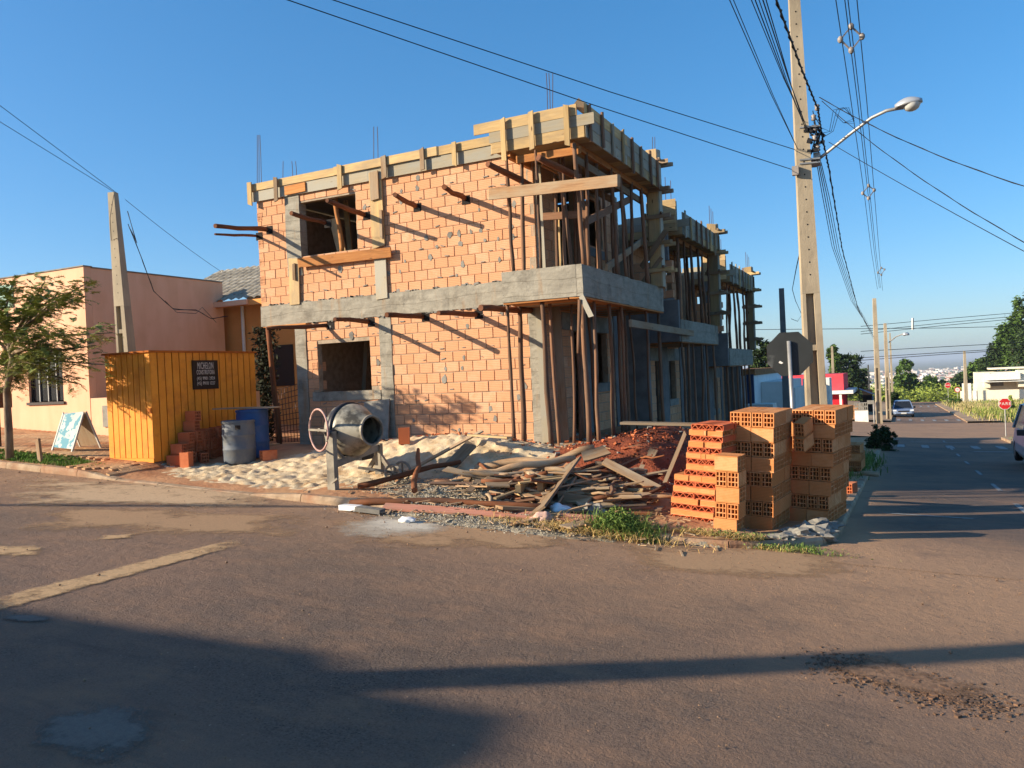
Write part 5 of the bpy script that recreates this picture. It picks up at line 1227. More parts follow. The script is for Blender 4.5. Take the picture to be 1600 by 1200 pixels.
def wire_obj(name, pts, r, label, group='overhead wires', mat_=None, sag=0, n=14, twist=0):
    if len(pts) == 2:
        a, b = pts; pts = [a.lerp(b, i/n)-V((0, 0, sag*4*(i/n)*(1-i/n))) for i in range(n+1)]
    r *= .72; mb = MB(); mb.tube(pts, r, 4, cap=False)
    if twist:
        d = r*1.3; q = []
        L = sum((pts[i+1]-pts[i]).length for i in range(len(pts)-1)); m_ = int(L*4)
        for i in range(m_+1):
            t = i/m_*(len(pts)-1); j = min(int(t), len(pts)-2); p = pts[j].lerp(pts[j+1], t-j); an = i*1.57; q.append(p+V((math.cos(an)*d, 0, math.sin(an)*d)))
        mb.tube(q, r*.8, 4, cap=False)
    return tag(mb.build(name, mat_ or M_BLACK, smooth=True, origin=pts[0]), label, 'wire', group)
D0 = dmp
# lamp
LAMP = empty('street_lamp', atz(1276, 248, D0), 'grey street lamp on a curved arm fixed to the tall pole', 'street lamp')
pa = [atz(1277, 250, D0), atz(1290, 240, D0-.1), atz(1330, 208, D0-.35), atz(1362, 184, D0-.6), atz(1385, 173, D0-.75), atz(1405, 169, D0-.85)]
mb = MB(); mb.tube(pa, .026, 8); mb.build('arm', M_TUBE, LAMP, smooth=True)
c1, c2 = atz(1399, 172, D0-.82), atz(1442, 160, D0-1.0); ax_ = (c2-c1).normalized(); LM = frame(c1, c2)
L_ = (c2-c1).length
mb = MB()
def lamp_ring(t): return (.04+.10*math.sin(math.pi*min(1, t*.9+.08))**.7, .03+.085*math.sin(math.pi*min(1, t*.85+.1)))
rings = []
for i in range(9):
    t = i/8; a_, b_ = lamp_ring(t); rings.append([LM @ V((-L_/2+L_*t, a_*math.cos(k*math.pi/8), b_*math.sin(k*math.pi/8)*(1 if k < 8 else .25)+.02)) for k in range(16)])
mb.add([v for r_ in rings for v in r_], [(i*16+k, i*16+(k+1) % 16, i*16+16+(k+1) % 16, i*16+16+k) for i in range(8) for k in range(16)]+[tuple(range(15, -1, -1)), tuple(128+k for k in range(16))]); mb.build('housing', M_LAMP, LAMP, smooth=True)
mb = MB(); rings = []
for i in range(7):
    t = .25+.7*i/6; a_ = .125*math.sin(math.pi*i/6)**.5+.004; rings.append([LM @ V((-L_/2+L_*t, a_*math.cos(math.pi+k*math.pi/8), .012+a_*.75*math.sin(math.pi+k*math.pi/8))) for k in range(9)])
mb.add([v for r_ in rings for v in r_], [(i*9+k, i*9+k+1, i*9+10+k, i*9+9+k) for i in range(6) for k in range(8)]); mb.build('lens', M_LENS, LAMP, smooth=True)
mb = MB(); mb.box(-.05, -.09, -.09, .05, .09, .09, Matrix.Translation(atz(1277, 249, D0))); mb.build('bracket', M_TUBE, LAMP)
# racks and boxes on the tall pole
def at_pole(px, py, d=0): return atz(px, py, D0-.12+d)
a = at_pole(1243, 267); mb = MB(); mb.box(a.x-.05, a.y-.04, a.z-.07, a.x+.05, a.y+.04, a.z+.07); mb.build('junction_box', M_PORC, MAIN)
mb = MB()
for k in range(5):
    c = at_pole(1274+random.uniform(-3, 6), 168+k*16); mb.lathe([(-.05, .02), (-.03, .045), (0, .03), (.03, .045), (.05, .02)], Matrix.Translation(c), 8)
mb.build('insulator_rack', M_PORC, MAIN, smooth=True)
mb = MB()
for k in range(26):
    c = at_pole(random.uniform(1258, 1287), random.uniform(196, 236)); s = random.uniform(.012, .03); mb.box(-s*1.4, -s, -s, s*1.4, s, s, Matrix.Translation(c) @ Matrix.Rotation(random.random(), 4, 'Y'))
for k in range(7):
    p0 = at_pole(random.uniform(1270, 1280), random.uniform(160, 200)); p1 = at_pole(random.uniform(1266, 1290), random.uniform(215, 245)); mb.tube([p0, (p0+p1)/2+V((random.uniform(-.06, .1), 0, 0)), p1], .007, 4)
mb.build('cable_clamps', M_BLACK, MAIN)
for z in (202, 252, 258): c = at_pole(1263, z, .12); mb = MB(); mb.box(-.155, -.15, -.012, .155, .15, .012, Matrix.Translation(c) @ Matrix.Rotation(math.radians(14), 4, 'Z')); mb.build('strap', M_TUBE, MAIN)
# left pole
lpz = onX(203, 560, -15.6); lpb = V((-15.6, lpz.y, lot(-15.6, lpz.y)-.05)); ltop = onY(187, 299, lpz.y).z
LP, _ = concrete_pole(lpb, ltop-lpb.z, .40, .17, math.radians(10), 'short concrete utility pole behind the orange hut', .55, lean=(-.05, 0))
# service pole, poles down the street
b_ = atz(1231, 690, 28.5); concrete_pole(V((b_.x, b_.y, lot(b_.x, b_.y)-.1)), onY(1228, 450, b_.y).z-lot(b_.x, b_.y)+.1, .24, .17, .2, 'dark slim service pole behind the stop sign', detail=False, M=matt('shade_darkened_concrete', S(120, 118, 116), S(104, 102, 100), 4))  # shade from the row of houses is put into this pole's darker concrete
for px, py, yt, w_, lab in ((1374, 662, 466, .42, 'brown concrete pole down the side road, nearest of the far pair'), (1389, 657, 505, .36, 'pale concrete pole with street lamp beyond the crossing'), (1304, 640, 541, .34, 'white pole with a dark base before the pink shop'), (1359, 632, 570, .3, 'thin pole behind the blue awning'), (1395, 632, 520, .3, 'far pale pole among the green trees'), (1510, 630, 548, .5, 'pale pole before the cream building on the right')):
    g_ = onS(px, py, ground); zt_ = onY(px-(4 if px < 1400 else 2), yt, g_.y).z
    concrete_pole(V((g_.x, g_.y, ground(g_.x, g_.y)-.1)), zt_-g_.z+.1, w_, w_*.55, .2, lab, detail=px in (1374, 1389), solid=.45)
g3 = onS(1389, 657, ground); d3 = (g3-CAM).dot(FW)
LP3 = empty('street_lamp', atz(1390, 532, d3), 'far street lamp on the pale pole beyond the crossing', 'street lamp')
mb = MB(); mb.tube([atz(1389, 535, d3), atz(1400, 526, d3-.5), atz(1411, 522, d3-1)], .05, 6); mb.build('arm', M_TUBE, LP3)
o = lump('lamp_head', V((0, 0, 0)), (.28, .2, .12), M_LAMP, '', None, 3); o.parent = LP3; o.location = atz(1415, 522, d3-1)-atz(1390, 532, d3)
# stop sign seen from behind
M_SBACK = matt('dull_grey_sign_back', S(54, 56, 55), S(46, 48, 47), 4, bump=.05, rough=.5, c3=S(84, 86, 84), s3=3, lo3=.6, hi3=.7)
M_RED = matt('sign_red', S(196, 40, 40), S(184, 34, 34), 4, bump=0, rough=.45)
def octo(r): return [(r*math.cos(math.pi/8+k*math.pi/4), r*math.sin(math.pi/8+k*math.pi/4)) for k in range(8)]
sc = atz(1234, 553, 12.3); SS = empty('stop_sign', V((sc.x, sc.y, lot(sc.x, sc.y))), 'octagonal stop sign seen from its grey back above the brick stacks', 'traffic sign')
SM = Matrix.Translation(sc) @ Matrix.Rotation(math.radians(10), 4, 'Z') @ Matrix.Rotation(math.pi/2, 4, 'X')
mb = MB(); mb.prism(octo(.364), SM, .012); mb.build('plate', [M_SBACK], SS)
mb = MB(); mb.prism(octo(.364), SM @ Matrix.Translation((0, 0, -.003)), .002); mb.build('red_face', M_RED, SS)
mb = MB(); pt = sc+V((0, -.045, .20)); mb.tube([V((pt.x+.03, pt.y, lot(sc.x, sc.y)-.1)), pt], .032, 10); mb.build('post', M_TUBE, SS, smooth=True)
mb = MB(); mb.add([SM @ V(q) for q in ((-.17, -.13, .0125), (-.13, -.15, .0125), (-.1, -.135, .0125), (-.12, -.12, .0125), (-.15, -.10, .0125))], [(0, 1, 2, 3, 4)]); mb.build('sticker', M_WHITE, SS)
def pare(px, py, d, r, base_py, label, n=8, txt=True, yaw=8):
    c = atz(px, py, d); g0 = ground(c.x, c.y); P = empty('stop_sign', V((c.x, c.y, g0)), label, 'traffic sign', 'red traffic signs along the road')
    Mx = Matrix.Translation(c) @ Matrix.Rotation(math.radians(yaw), 4, 'Z') @ Matrix.Rotation(math.pi/2, 4, 'X')
    po = octo(r) if n == 8 else [(r*math.cos(k*math.pi/10), r*math.sin(k*math.pi/10)) for k in range(20)]
    mb = MB(); mb.prism(po, Mx, .012); mb.build('plate', M_WHITE if n == 8 else M_RED, P)
    mb = MB(); mb.prism([(x*(.93 if n == 8 else .74), y*(.93 if n == 8 else .74)) for x, y in po], Mx @ Matrix.Translation((0, 0, .013)), .003); mb.build('face', M_RED if n == 8 else M_WHITE, P)
    if txt: text_part('lettering', txt, Mx @ Matrix.Translation((0, 0, .019)), r*.72, M_WHITE if n == 8 else M_BLACK, P, 1.0, .001)
    mb = MB(); mb.tube([V((c.x, c.y+.03, g0-.2)), V((c.x, c.y+.03, c.z-r*.6))], .03, 6); mb.build('post', M_TUBE, P)
pare(1570, 631, 41, .31, 690, 'red PARE stop sign on a thin post at the near right corner', txt='PARE')
pare(1481, 602, 108, .40, 625, 'small far red stop sign beyond the crossing, left of two', txt='PARE')
pare(1496, 609, 104, .36, 625, 'small far round sign with red rim beyond the crossing, right of two', n=20, txt='40')
# ---------------------------------------------------------------- wires
random.seed(8)
P = at_pole
def wl(a, da, b, db, r, label, sag=0, twist=0): return wire_obj('overhead_wire', [atz(a[0], a[1], da), atz(b[0], b[1], db)], r, label, sag=sag, twist=twist)
def ext(a, da, b, db, k): A = atz(a[0], a[1], da); B_ = atz(b[0], b[1], db); return A+(A-B_)*k
for k, (a, b_, lab) in enumerate((((450, 0), (1241, 266), 'lower of two wires crossing the sky above the building to the tall pole'), ((521, 0), (1243, 234), 'upper of two wires crossing the sky above the building to the tall pole'))):
    wire_obj('overhead_wire', [ext(a, 8.5, b_, D0, 1.1), atz(a[0], a[1], 8.5), (atz(a[0], a[1], 8.5)+atz(b_[0], b_[1], D0))/2-V((0, 0, .03)), atz(b_[0], b_[1], D0)], .009, lab)
BW = 'one of the bundle of wires running from the tall pole over the street corner'
for (a, b_, r) in (((1140, 0), (1246, 232), .009), ((1146, 0), (1247, 234), .008), ((1174, 0), (1256, 190), .009), ((1180, 0), (1257, 196), .011), ((1186, 0), (1258, 200), .009), ((1192, 0), (1259, 196), .012), ((1197, 0), (1260, 206), .010)):
    wire_obj('overhead_wire', [ext(a, 8, b_, D0, .6), atz(a[0], a[1], 8), (atz(a[0], a[1], 8)+atz(b_[0], b_[1], D0))/2-V((0, 0, .05)), atz(b_[0], b_[1], D0-.1)], r*.8, BW)
wire_obj('overhead_wire', [ext((1213, 0), 8, (1278, 170), D0, .5), atz(1213, 0, 8), (atz(1213, 0, 8)+atz(1278, 170, D0))/2-V((0, 0, .04)), atz(1278, 170, D0-.15), atz(1284, 210, D0-.1), atz(1295, 262, D0+1.5), atz(1316, 390, D0+9), atz(1340, 480, D0+22), atz(1366, 528, 57)], .016, 'thick twisted cable passing the tall pole and going down the street', twist=1)
for k, (b_, r) in enumerate((((1363, 520), .011), ((1364, 524), .012), ((1365, 530), .011), ((1362, 516), .010))):
    wire_obj('overhead_wire', [atz(1274+k*3, 242+k*4, D0), atz(1284+k*4, 300+k*3, D0+3.5), atz(1300+k*4, 385+k*3, D0+10), atz(1330+k*3, 470+k*2, D0+22), atz(b_[0], b_[1], 57)], r, 'one of the low wires running from the tall pole down the side road')
XT = ((1306, 0), (1320, 0), (1325, 0), (1339, 0)); XM = ((1350, 300), (1356, 300), (1359, 300), (1366, 300)); XE = ((1371, 452), (1374, 450), (1376, 450), (1379, 454))
for a, m_, e in zip(XT, XM, XE):
    A = atz(a[0], a[1], 16); wire_obj('overhead_wire', [A+(A-atz(m_[0], m_[1], 31))*.9, A, atz((a[0]+m_[0])/2+2, 160, 21.6), atz(m_[0], m_[1], 31), atz((m_[0]+e[0])/2+1, 392, 43), atz(e[0], e[1], 58)], .014, 'one of the four upper cables running along the side road high in the sky')
SPC = 'diamond cable spacers on the upper line'
for (cx, cy, s, z, lab) in ((1330, 60, 17, 17.5, 'diamond cable spacer high on the upper line, nearest of three'), (1357, 300, 9, 31, 'diamond cable spacer halfway down the upper line'), (1377, 424, 5, 52, 'smallest diamond cable spacer at the far end of the upper line')):
    E = empty('cable_spacer', atz(cx, cy, z), lab, 'spacer', SPC); mb = MB()
    q = [atz(cx-s, cy+2, z), atz(cx, cy-s*1.1, z), atz(cx+s, cy-3, z), atz(cx, cy+s*1.1, z)]
    for i in range(4): mb.bar(q[i], q[(i+1) % 4], .03, .03)
    mb.build('frame', M_PORC, E)
    for p in q: mb = MB(); mb.lathe([(-.07, .03), (-.03, .06), (.03, .06), (.07, .03)], Matrix.Translation(p), 8); mb.build('insulator', M_PORC, E, smooth=True)
wl((1280, 152), D0-.1, (1610, 294), 9.5, .0075, 'upper drooping cable from the tall pole to the right', .10, 1)
wl((1284, 158), D0-.1, (1610, 384), 9.0, .0065, 'middle drooping cable from the tall pole to the right', .12, 1)
wl((1295, 222), D0-.1, (1610, 398), 9.2, .007, 'thin lower wire from the tall pole to the right', .02)
for k in range(3): wire_obj('overhead_wire', [at_pole(1284, 200+k*8), at_pole(1296+k*3, 205), at_pole(1302+k*5, 172), at_pole(1318+k*4, 168), at_pole(1335, 185+k*4), at_pole(1318, 192), at_pole(1306, 180)], .006, 'loose wire loop hanging beside the tall pole')
# left pole wires
dl = (V((-15.6, lpz.y, 4))-CAM).dot(FW)
wl((-20, 150), 14.5, (183, 302), dl, .010, 'upper wire from the left edge to the short pole'); wl((-20, 178), 14.5, (178, 300), dl, .009, 'lower wire from the left edge to the short pole')
wl((196, 312), dl, (345, 424), dl+7, .010, 'wire from the short pole to the tiled roof', .05)
wire_obj('overhead_wire', [atz(178, 304, dl), atz(172, 340, dl-.1), atz(174, 376, dl-.1), atz(184, 372, dl)], .010, 'cable loop hanging left of the short pole top')
wire_obj('overhead_wire', [atz(199, 330, dl-.2), atz(214, 380, dl-.2), atz(200, 350, dl-.2), atz(222, 405, dl), atz(240, 455, dl+.8), atz(272, 484, dl+2), atz(306, 484, dl+3), atz(330, 498, dl+3.6), atz(356, 494, dl+4.2)], .013, 'sagging service cable from the short pole to the salmon wall', twist=1)
wire_obj('overhead_wire', [atz(258, 470, dl+2), atz(276, 488, dl+2.4), atz(306, 490, dl+3), atz(316, 480, dl+3), atz(338, 504, dl+3.5)], .009, 'second loop of the service cable on the salmon wall')
wire_obj('overhead_wire', [atz(1254, 375, D0-.1), atz(1244, 420, 18), atz(1238, 452, 26), atz(1243, 470, 28), atz(1253, 492, 28.2), atz(1246, 502, 28.3), atz(1236, 498, 28.3)], .014, 'service wire looping down to the dark slim pole')
# far wires across
for y0, y1, z in ((507, 489, 80), (515, 494, 80), (519, 498, 80), (546, 537, 70), (556, 545, 70), (560, 547, 70), (512, 512, 75)):
    wire_obj('overhead_wire', [atz(1180 if y0 == y1 else 1345, y0+3, z), atz(1470, (y0+y1)/2+.5, z), atz(1620, y1-3, z)], .035, 'far thin wire crossing above the trees on the right')
mb = MB(); mb.tube([atz(1426, 497, 80), atz(1426, 515, 80)], .12, 6); tag(mb.build('far_pole_top', M_TUBE, origin=atz(1426, 515, 80)), 'small dark post hanging on the far wires', 'post')
# ---------------------------------------------------------------- trees
random.seed(101)
M_BARK = matt('grey_bark', S(150, 128, 104), S(112, 92, 74), 8, bump=.6, bscale=20, stretch=(1, 1, .4))
def leafmat(name, c1, c2, var=.35, trans=.25):
    mt = matt(name, c1, c2, 3, bump=0, var=var, rough=.6)
    return mt
M_L1 = leafmat('olive_leaf', S(150, 152, 76), S(108, 120, 54)); M_L2 = leafmat('mid_green_leaf', S(84, 108, 44), S(56, 80, 32)); M_L3 = leafmat('dark_green_leaf', S(58, 76, 36), S(38, 54, 26)); M_L4 = leafmat('pale_green_leaf', S(138, 150, 62), S(108, 124, 48))
# the small street tree at the left: arching sprays of little leaflets
tb = onS(15, 718, lot)
ST = empty('street_tree', tb, 'slender young tree with feathery leaves in front of the salmon house', 'tree')
trunk = [tb-V((0, 0, .1)), tb+V((.02, 0, .6)), tb+V((-.02, .02, 1.3)), onY(20, 560, tb.y), onY(8, 520, tb.y)]
mb = MB(); mb.tube(trunk, [.075, .07, .06, .055, .04], 9)
fork = trunk[2]+V((.02, 0, .35)); ends = []
def limb(p0, p1, r0, up=.15):
    m1 = (p0+p1)/2+V((random.uniform(-.1, .1), random.uniform(-.1, .1), up)); mb.tube([p0, m1, p1], [r0, r0*.7, r0*.3], 6); ends.append((p0, m1, p1))
for (px, py, dy) in ((70, 440, 0), (130, 465, .2), (175, 520, -.1), (165, 570, .1), (120, 600, .2), (100, 520, -.3), (60, 490, .4), (20, 440, .2), (-30, 470, -.2), (-60, 530, .2), (-40, 590, 0), (40, 530, -.4), (150, 540, .4), (90, 460, .3), (10, 560, .5), (60, 570, -.5), (-80, 450, 0), (-20, 440, .4), (140, 440, 0), (110, 560, -.2), (30, 600, .3), (-10, 500, -.5), (80, 540, .6)):
    s0 = trunk[3] if py < 540 else fork; limb(s0.lerp(trunk[4], random.random()*.8) if py < 540 else fork, onY(px, py, tb.y+dy), .03)
mb.build('trunk', M_BARK, ST, smooth=True)
mb = MB()
def spray(p, d, L):
    d = d.normalized(); s = d.cross(V((0, 0, 1))).normalized(); n_ = 13
    for i in range(n_):
        t = i/n_; c = p+d*L*t-V((0, 0, L*.35*t*t))
        for sg in (-1, 1):
            e = c+(s*sg*.9+d*.5)*(.034+.024*math.sin(math.pi*t))*random.uniform(.8, 1.3)-V((0, 0, random.uniform(-.01, .03))); w_ = d*.008
            mb.add([c-w_, c+w_, e+w_*.8, e-w_*.6], [(0, 1, 2, 3)])
for (p0, m1, p1) in ends:
    for k in range(88):
        t = .2+.75*random.random()**.7; q = (p0.lerp(m1, t*2) if t < .5 else m1.lerp(p1, t*2-1))+V((random.gauss(0, .09), random.gauss(0, .09), random.gauss(0, .10)))
        a = random.random()*6.3; out = (p1-p0).normalized()*.6; spray(q, V((math.cos(a), math.sin(a), random.uniform(-.35, .55)))+out, random.uniform(.16, .30))
mb.build('crown', M_L1, ST)
def tree(base, blobs, n, leaf, mat_, label, trunk_r=.15, group=None, name='broadleaf_tree', bark=None, core=True):
    T = empty(name, base, label, 'tree', group); base = V(base)
    mb = MB(); top = blobs[0][0]
    mb.tube([base-V((0, 0, .3)), base.lerp(top, .4)+V((trunk_r*.6, 0, 0)), top], [trunk_r, trunk_r*.75, trunk_r*.3], 7)
    for c, r in blobs: mb.tube([base.lerp(top, .45), base.lerp(c, .75), c], [trunk_r*.45, trunk_r*.3, trunk_r*.12], 5)
    mb.build('trunk', bark or M_BARK, T, smooth=True)
    mb = MB(); vol = [r.x*r.y*r.z for c, r in blobs]; tot = sum(vol)
    for (c, r), v_ in zip(blobs, vol):
        nn = int(n*v_/tot); clumps = []
        for i in range(max(6, nn//45)):
            d = V((random.gauss(0, 1), random.gauss(0, 1), random.gauss(0, 1))).normalized()*(random.random()**.33); clumps.append((c+V((d.x*r.x, d.y*r.y, d.z*r.z)), random.uniform(.16, .34)))
        per = max(1, nn//len(clumps))
        for q, k in clumps:
            pts = [q+V((random.gauss(0, 1)*r.x*k*.6, random.gauss(0, 1)*r.y*k*.6, random.gauss(0, 1)*r.z*k*.5)) for _ in range(per)]; leaf_mesh(mb, pts, leaf, .25)
    mb.build('crown', mat_, T); return T
def ptree(px, base_py, z, blobs, n, leaf, mat_, label, trunk_r=.2, group='trees beyond the crossing', name='broadleaf_tree'):
    """blobs in picture terms: (centre x, centre y, half width px, half height px); real size follows from the distance"""
    k = z/F_PX; out = []
    for (bx, by, rx, ry) in blobs: c = atz(bx, by, z+random.uniform(-rx, rx)*k*.5); out.append((c, V((rx*k, rx*k*.9, ry*k))))
    c = atz(px, base_py, z); g0 = ground(c.x, c.y); return tree(V((c.x, c.y, min(g0, c.z))), out, n, leaf, mat_, label, trunk_r, group, name)
ptree(1196, 620, 75, [(1196, 545, 16, 16), (1183, 565, 14, 22), (1210, 570, 14, 18), (1196, 590, 22, 18)], 4200, .26, M_L3, 'dark tree showing just right of the farthest unfinished house')
ptree(1322, 640, 118, [(1322, 566, 22, 16), (1305, 556, 12, 14), (1340, 590, 18, 16), (1325, 598, 26, 18)], 5200, .36, M_L3, 'dark broad tree behind the pink shop')
ptree(1303, 640, 112, [(1301, 552, 8, 10), (1304, 574, 9, 16)], 1500, .34, M_L2, 'small tree crown left of the white pole')
ptree(1415, 632, 160, [(1416, 578, 12, 15), (1408, 598, 15, 15), (1424, 598, 14, 15), (1415, 610, 20, 10)], 5200, .42, M_L2, 'rounded green tree in the middle beyond the far road')
ptree(1452, 630, 170, [(1455, 600, 14, 12), (1470, 606, 12, 10), (1440, 606, 12, 9)], 3000, .42, M_L2, 'low green tree right of the rounded one')
ptree(1490, 626, 165, [(1488, 604, 14, 8), (1505, 600, 16, 10)], 2600, .42, M_L3, 'low dark tree at the foot of the wooded slope')
for k, (px, zz_, bl, m_, lab) in enumerate(((1590, 150, [(1592, 500, 16, 32), (1580, 530, 20, 26), (1598, 560, 24, 30)], M_L2, 'tall tree at the right edge of the picture'), (1565, 160, [(1566, 552, 18, 22), (1552, 570, 18, 18)], M_L3, 'dark tree left of the tallest one on the wooded slope'), (1540, 170, [(1536, 574, 18, 12), (1524, 584, 16, 12)], M_L2, 'lower tree down the wooded slope above the cream building'), (1625, 145, [(1625, 480, 22, 40), (1615, 540, 30, 40)], M_L3, 'tree cut off by the right edge of the picture'), (1515, 185, [(1514, 590, 14, 10), (1503, 594, 12, 8)], M_L3, 'last low tree of the wooded slope'))):
    ptree(px, 640, zz_, bl, 5600, .42, m_, lab, .35)
# dark bush by the kerb and bushes
bq = onS(1378, 704, lot if False else ground); dz_ = (bq-CAM).dot(FW)
ptree(1378, 706, dz_, [(1376, 678, 15, 15), (1366, 692, 12, 14), (1390, 688, 11, 12), (1378, 702, 18, 10)], 4200, .07, M_L3, 'dark leafy bush on the side road kerb beyond the stacks', .05, None, 'kerb_bush')
g0 = onS(1487, 634, ground); dz_ = (g0-CAM).dot(FW); ptree(1487, 640, dz_, [(1490, 628, 11, 6), (1500, 630, 8, 5), (1482, 632, 6, 4)], 1800, .16, M_L2, 'round green bush at the far right corner', .08, None, 'corner_bush')
g0 = onS(1578, 660, ground); ptree(1580, 660, 75, [(1578, 625, 6, 12), (1582, 640, 10, 10), (1572, 640, 8, 10)], 900, .2, M_L4, 'thin pale shrub in the tall grass on the right', .05, None, 'pale_shrub')
for k, px in enumerate((1345, 1352)):
    ptree(px, 640, 88, [(px+2, 622, 5, 9)], 700, .15, M_L3, 'dark shrub in the shade of the blue awning', .06, 'dark shrubs under the awning', 'dark_shrub')
g0 = onS(1402, 645, ground); dz_ = (g0-CAM).dot(FW); ptree(1400, 646, dz_, [(1400, 630, 7, 13), (1396, 620, 6, 8)], 1800, .2, M_L3, 'dark hedge bush behind the parked silver car', .08, None, 'hedge_bush')
# pale green scrub across the far road, tall grass at the right
b = MB(); pts = []
for k in range(7000):
    x = random.uniform(-12, 26); y = random.uniform(147, 158); h_ = 2.2+1.6*nz(x*.35, y*.2)+random.gauss(0, .3); pts.append(V((x, y, ground(x, y)+random.random()*max(.3, h_))))
leaf_mesh(b, pts, .30, .2); o = b.build('scrub', M_L4); o['kind'] = 'stuff'; o['label'] = 'pale green scrub along the far road'
M_DRYG = matt('dry_grass_pink', S(186, 164, 118), S(150, 144, 86), 6, bump=0, var=.2); M_TALL = matt('tall_green_grass', S(140, 146, 72), S(110, 122, 54), 6, bump=0, var=.25)
b = MB(); b3 = MB()
for k in range(9000):
    y = random.uniform(67.5, 128); x = random.uniform(4.9+max(0, .0*y), 19)
    if x-4.9 < .8 and random.random() < .5: continue
    p = V((x, y, ground(x, y)-.05)); blades(b if (nz(x*.2, y*.08, 2) > -.05) == (random.random() < .85) else b3, [p], .8, .03, .7)
o = b.build('tall_grass', M_DRYG); o['kind'] = 'stuff'; o['label'] = 'tall dry grass on the empty lot at the right'
o = b3.build('tall_grass', M_TALL); o['kind'] = 'stuff'; o['label'] = 'greener tall grass on the empty lot at the right'
b = MB(); blades(b, [V((x, y, ground(x, y))) for x, y in ((random.uniform(4.3, 6.5), random.uniform(40.5, 45)) for _ in range(1400))], .16, .02, .8); o = b.build('corner_grass', M_GRASS); o['kind'] = 'stuff'; o['label'] = 'short grass on the corner under the PARE sign'
# right-hand pavement
M_WALK = matt('pale_sidewalk', S(172, 146, 116), S(150, 122, 92), 2, bump=.4, bscale=12, jitter=False)
for nm_, y0, y1 in (('right_sidewalk', 8.6, 45), ('right_sidewalk', 67, 131)):
    b = MB(); b.grid(lambda u, v: (u, v, ground(u, v)+.12), [4.26, 4.6, 5.2, 6.4], seq((y0, y1, 1.5))); o = struct(b.build(nm_, M_WALK, smooth=True))
    b = MB(); b.grid(lambda u, v: (4.25, v, ground(4.25, v)-.05+u*.171), [0, 1], seq((y0, y1, 1.5))); b.build('kerb_face', M_KERB, o)
b = MB(); b.grid(lambda u, v: (u, v, ground(u, v)+.12), [-9, -4, -2, KX], seq((67, 131, 2))); struct(b.build('left_far_sidewalk', M_WALK, smooth=True))
# ---------------------------------------------------------------- buildings down the street
random.seed(55)
M_BLUEW = matt('pale_blue_paint', S(226, 226, 222), S(214, 214, 212), 2, bump=.1); M_NAVY = matt('navy_paint', S(44, 60, 92), S(38, 52, 80), 2, bump=.1)
M_GREYB = matt('blue_grey_wall', S(216, 214, 208), S(204, 202, 196), 2, bump=.1); M_PINK = matt('pink_paint', S(222, 74, 84), S(214, 64, 74), 2, bump=.1); M_CRIM = matt('crimson_paint', S(200, 34, 48), S(186, 28, 42), 2, bump=.1)
M_CREAM = matt('cream_paint', S(226, 216, 190), S(214, 204, 178), 2, bump=.1); M_BLROOF = matt('blue_metal_roof', S(120, 146, 176), S(104, 130, 160), 3, bump=.1, rough=.5)
zg = ground(-5, 34)
BB = empty('blue_white_house', (-7, 35, zg), 'white and pale blue flat-roofed house beyond the unfinished row', 'house')
part_box('wall', BB, M_BLUEW, -14, 31.6, zg-.6, -5.1, 39.5, 1.25); part_box('wall', BB, M_GREYB, -5.09, 33.2, zg-.6, -4.2, 39.4, .95)
part_box('canopy', BB, M_WHITE, -7.5, 30.6, -.05, -4.3, 31.59, .18); part_box('corner_pier', BB, M_NAVY, -5.35, 31.4, zg-.6, -5.095, 31.59, 1.3)
part_box('corner_pier', BB, M_NAVY, -7.3, 31.4, zg-.6, -7.0, 31.59, 1.3); part_box('garage_door', BB, M_WHITE, -6.8, 31.52, zg-.3, -5.5, 31.595, -.25)
part_box('roof_edge', BB, M_ORW, -14, 31.55, 1.252, -5.05, 39.5, 1.50)
part_box('street_wall', BB, M_WHITE, -4.18, 39.6, zg-.6, -3.0, 41.0, .9); part_box('gate', BB, M_GREYB, -4.19, 36.0, zg-.6, -4.10, 39.5, .6)
pc = onS(1320, 650, ground); zp = pc.z; ph = atz(1320, 584, (pc-CAM).dot(FW)).z
PS = empty('pink_shop', (pc.x-3, pc.y+3, zp), 'pink and crimson flat-roofed shop beyond the crossing', 'shop')
part_box('upper_wall', PS, M_PINK, pc.x-11, pc.y, zp+2.15, pc.x, pc.y+7, ph); part_box('lower_wall', PS, M_CRIM, pc.x-11, pc.y+.15, zp-.4, pc.x-.1, pc.y+6.9, zp+2.1)
part_box('canopy', PS, M_WHITE, pc.x-11, pc.y-.7, zp+2.11, pc.x+.9, pc.y+7.1, zp+2.145+.28) if False else part_box('canopy', PS, M_WHITE, pc.x-11, pc.y-.7, zp+2.0, pc.x+.8, pc.y-.01, zp+2.3)
part_box('canopy', PS, M_WHITE, pc.x+.01, pc.y, zp+2.0, pc.x+.8, pc.y+7.1, zp+2.3); part_box('door', PS, M_CRIM, pc.x-.095, pc.y+1, zp, pc.x-.04, pc.y+2.6, zp+2); part_box('pillar', PS, M_WHITE, pc.x-.35, pc.y-.6, zp-.3, pc.x-.15, pc.y-.45, zp+1.98)
part_box('window', PS, M_GLASS, pc.x-2.6, pc.y+.12, zp+.3, pc.x-1.6, pc.y+.145, zp+1.9)
wc_ = onS(1347, 659, ground)
BW_ = empty('block_wall', wc_, 'low white wall with pierced blocks before the pink shop', 'wall')
part_box('wall', BW_, M_WHITE, wc_.x-.5, wc_.y, wc_.z-.3, wc_.x+.45, wc_.y+.3, wc_.z+.85)
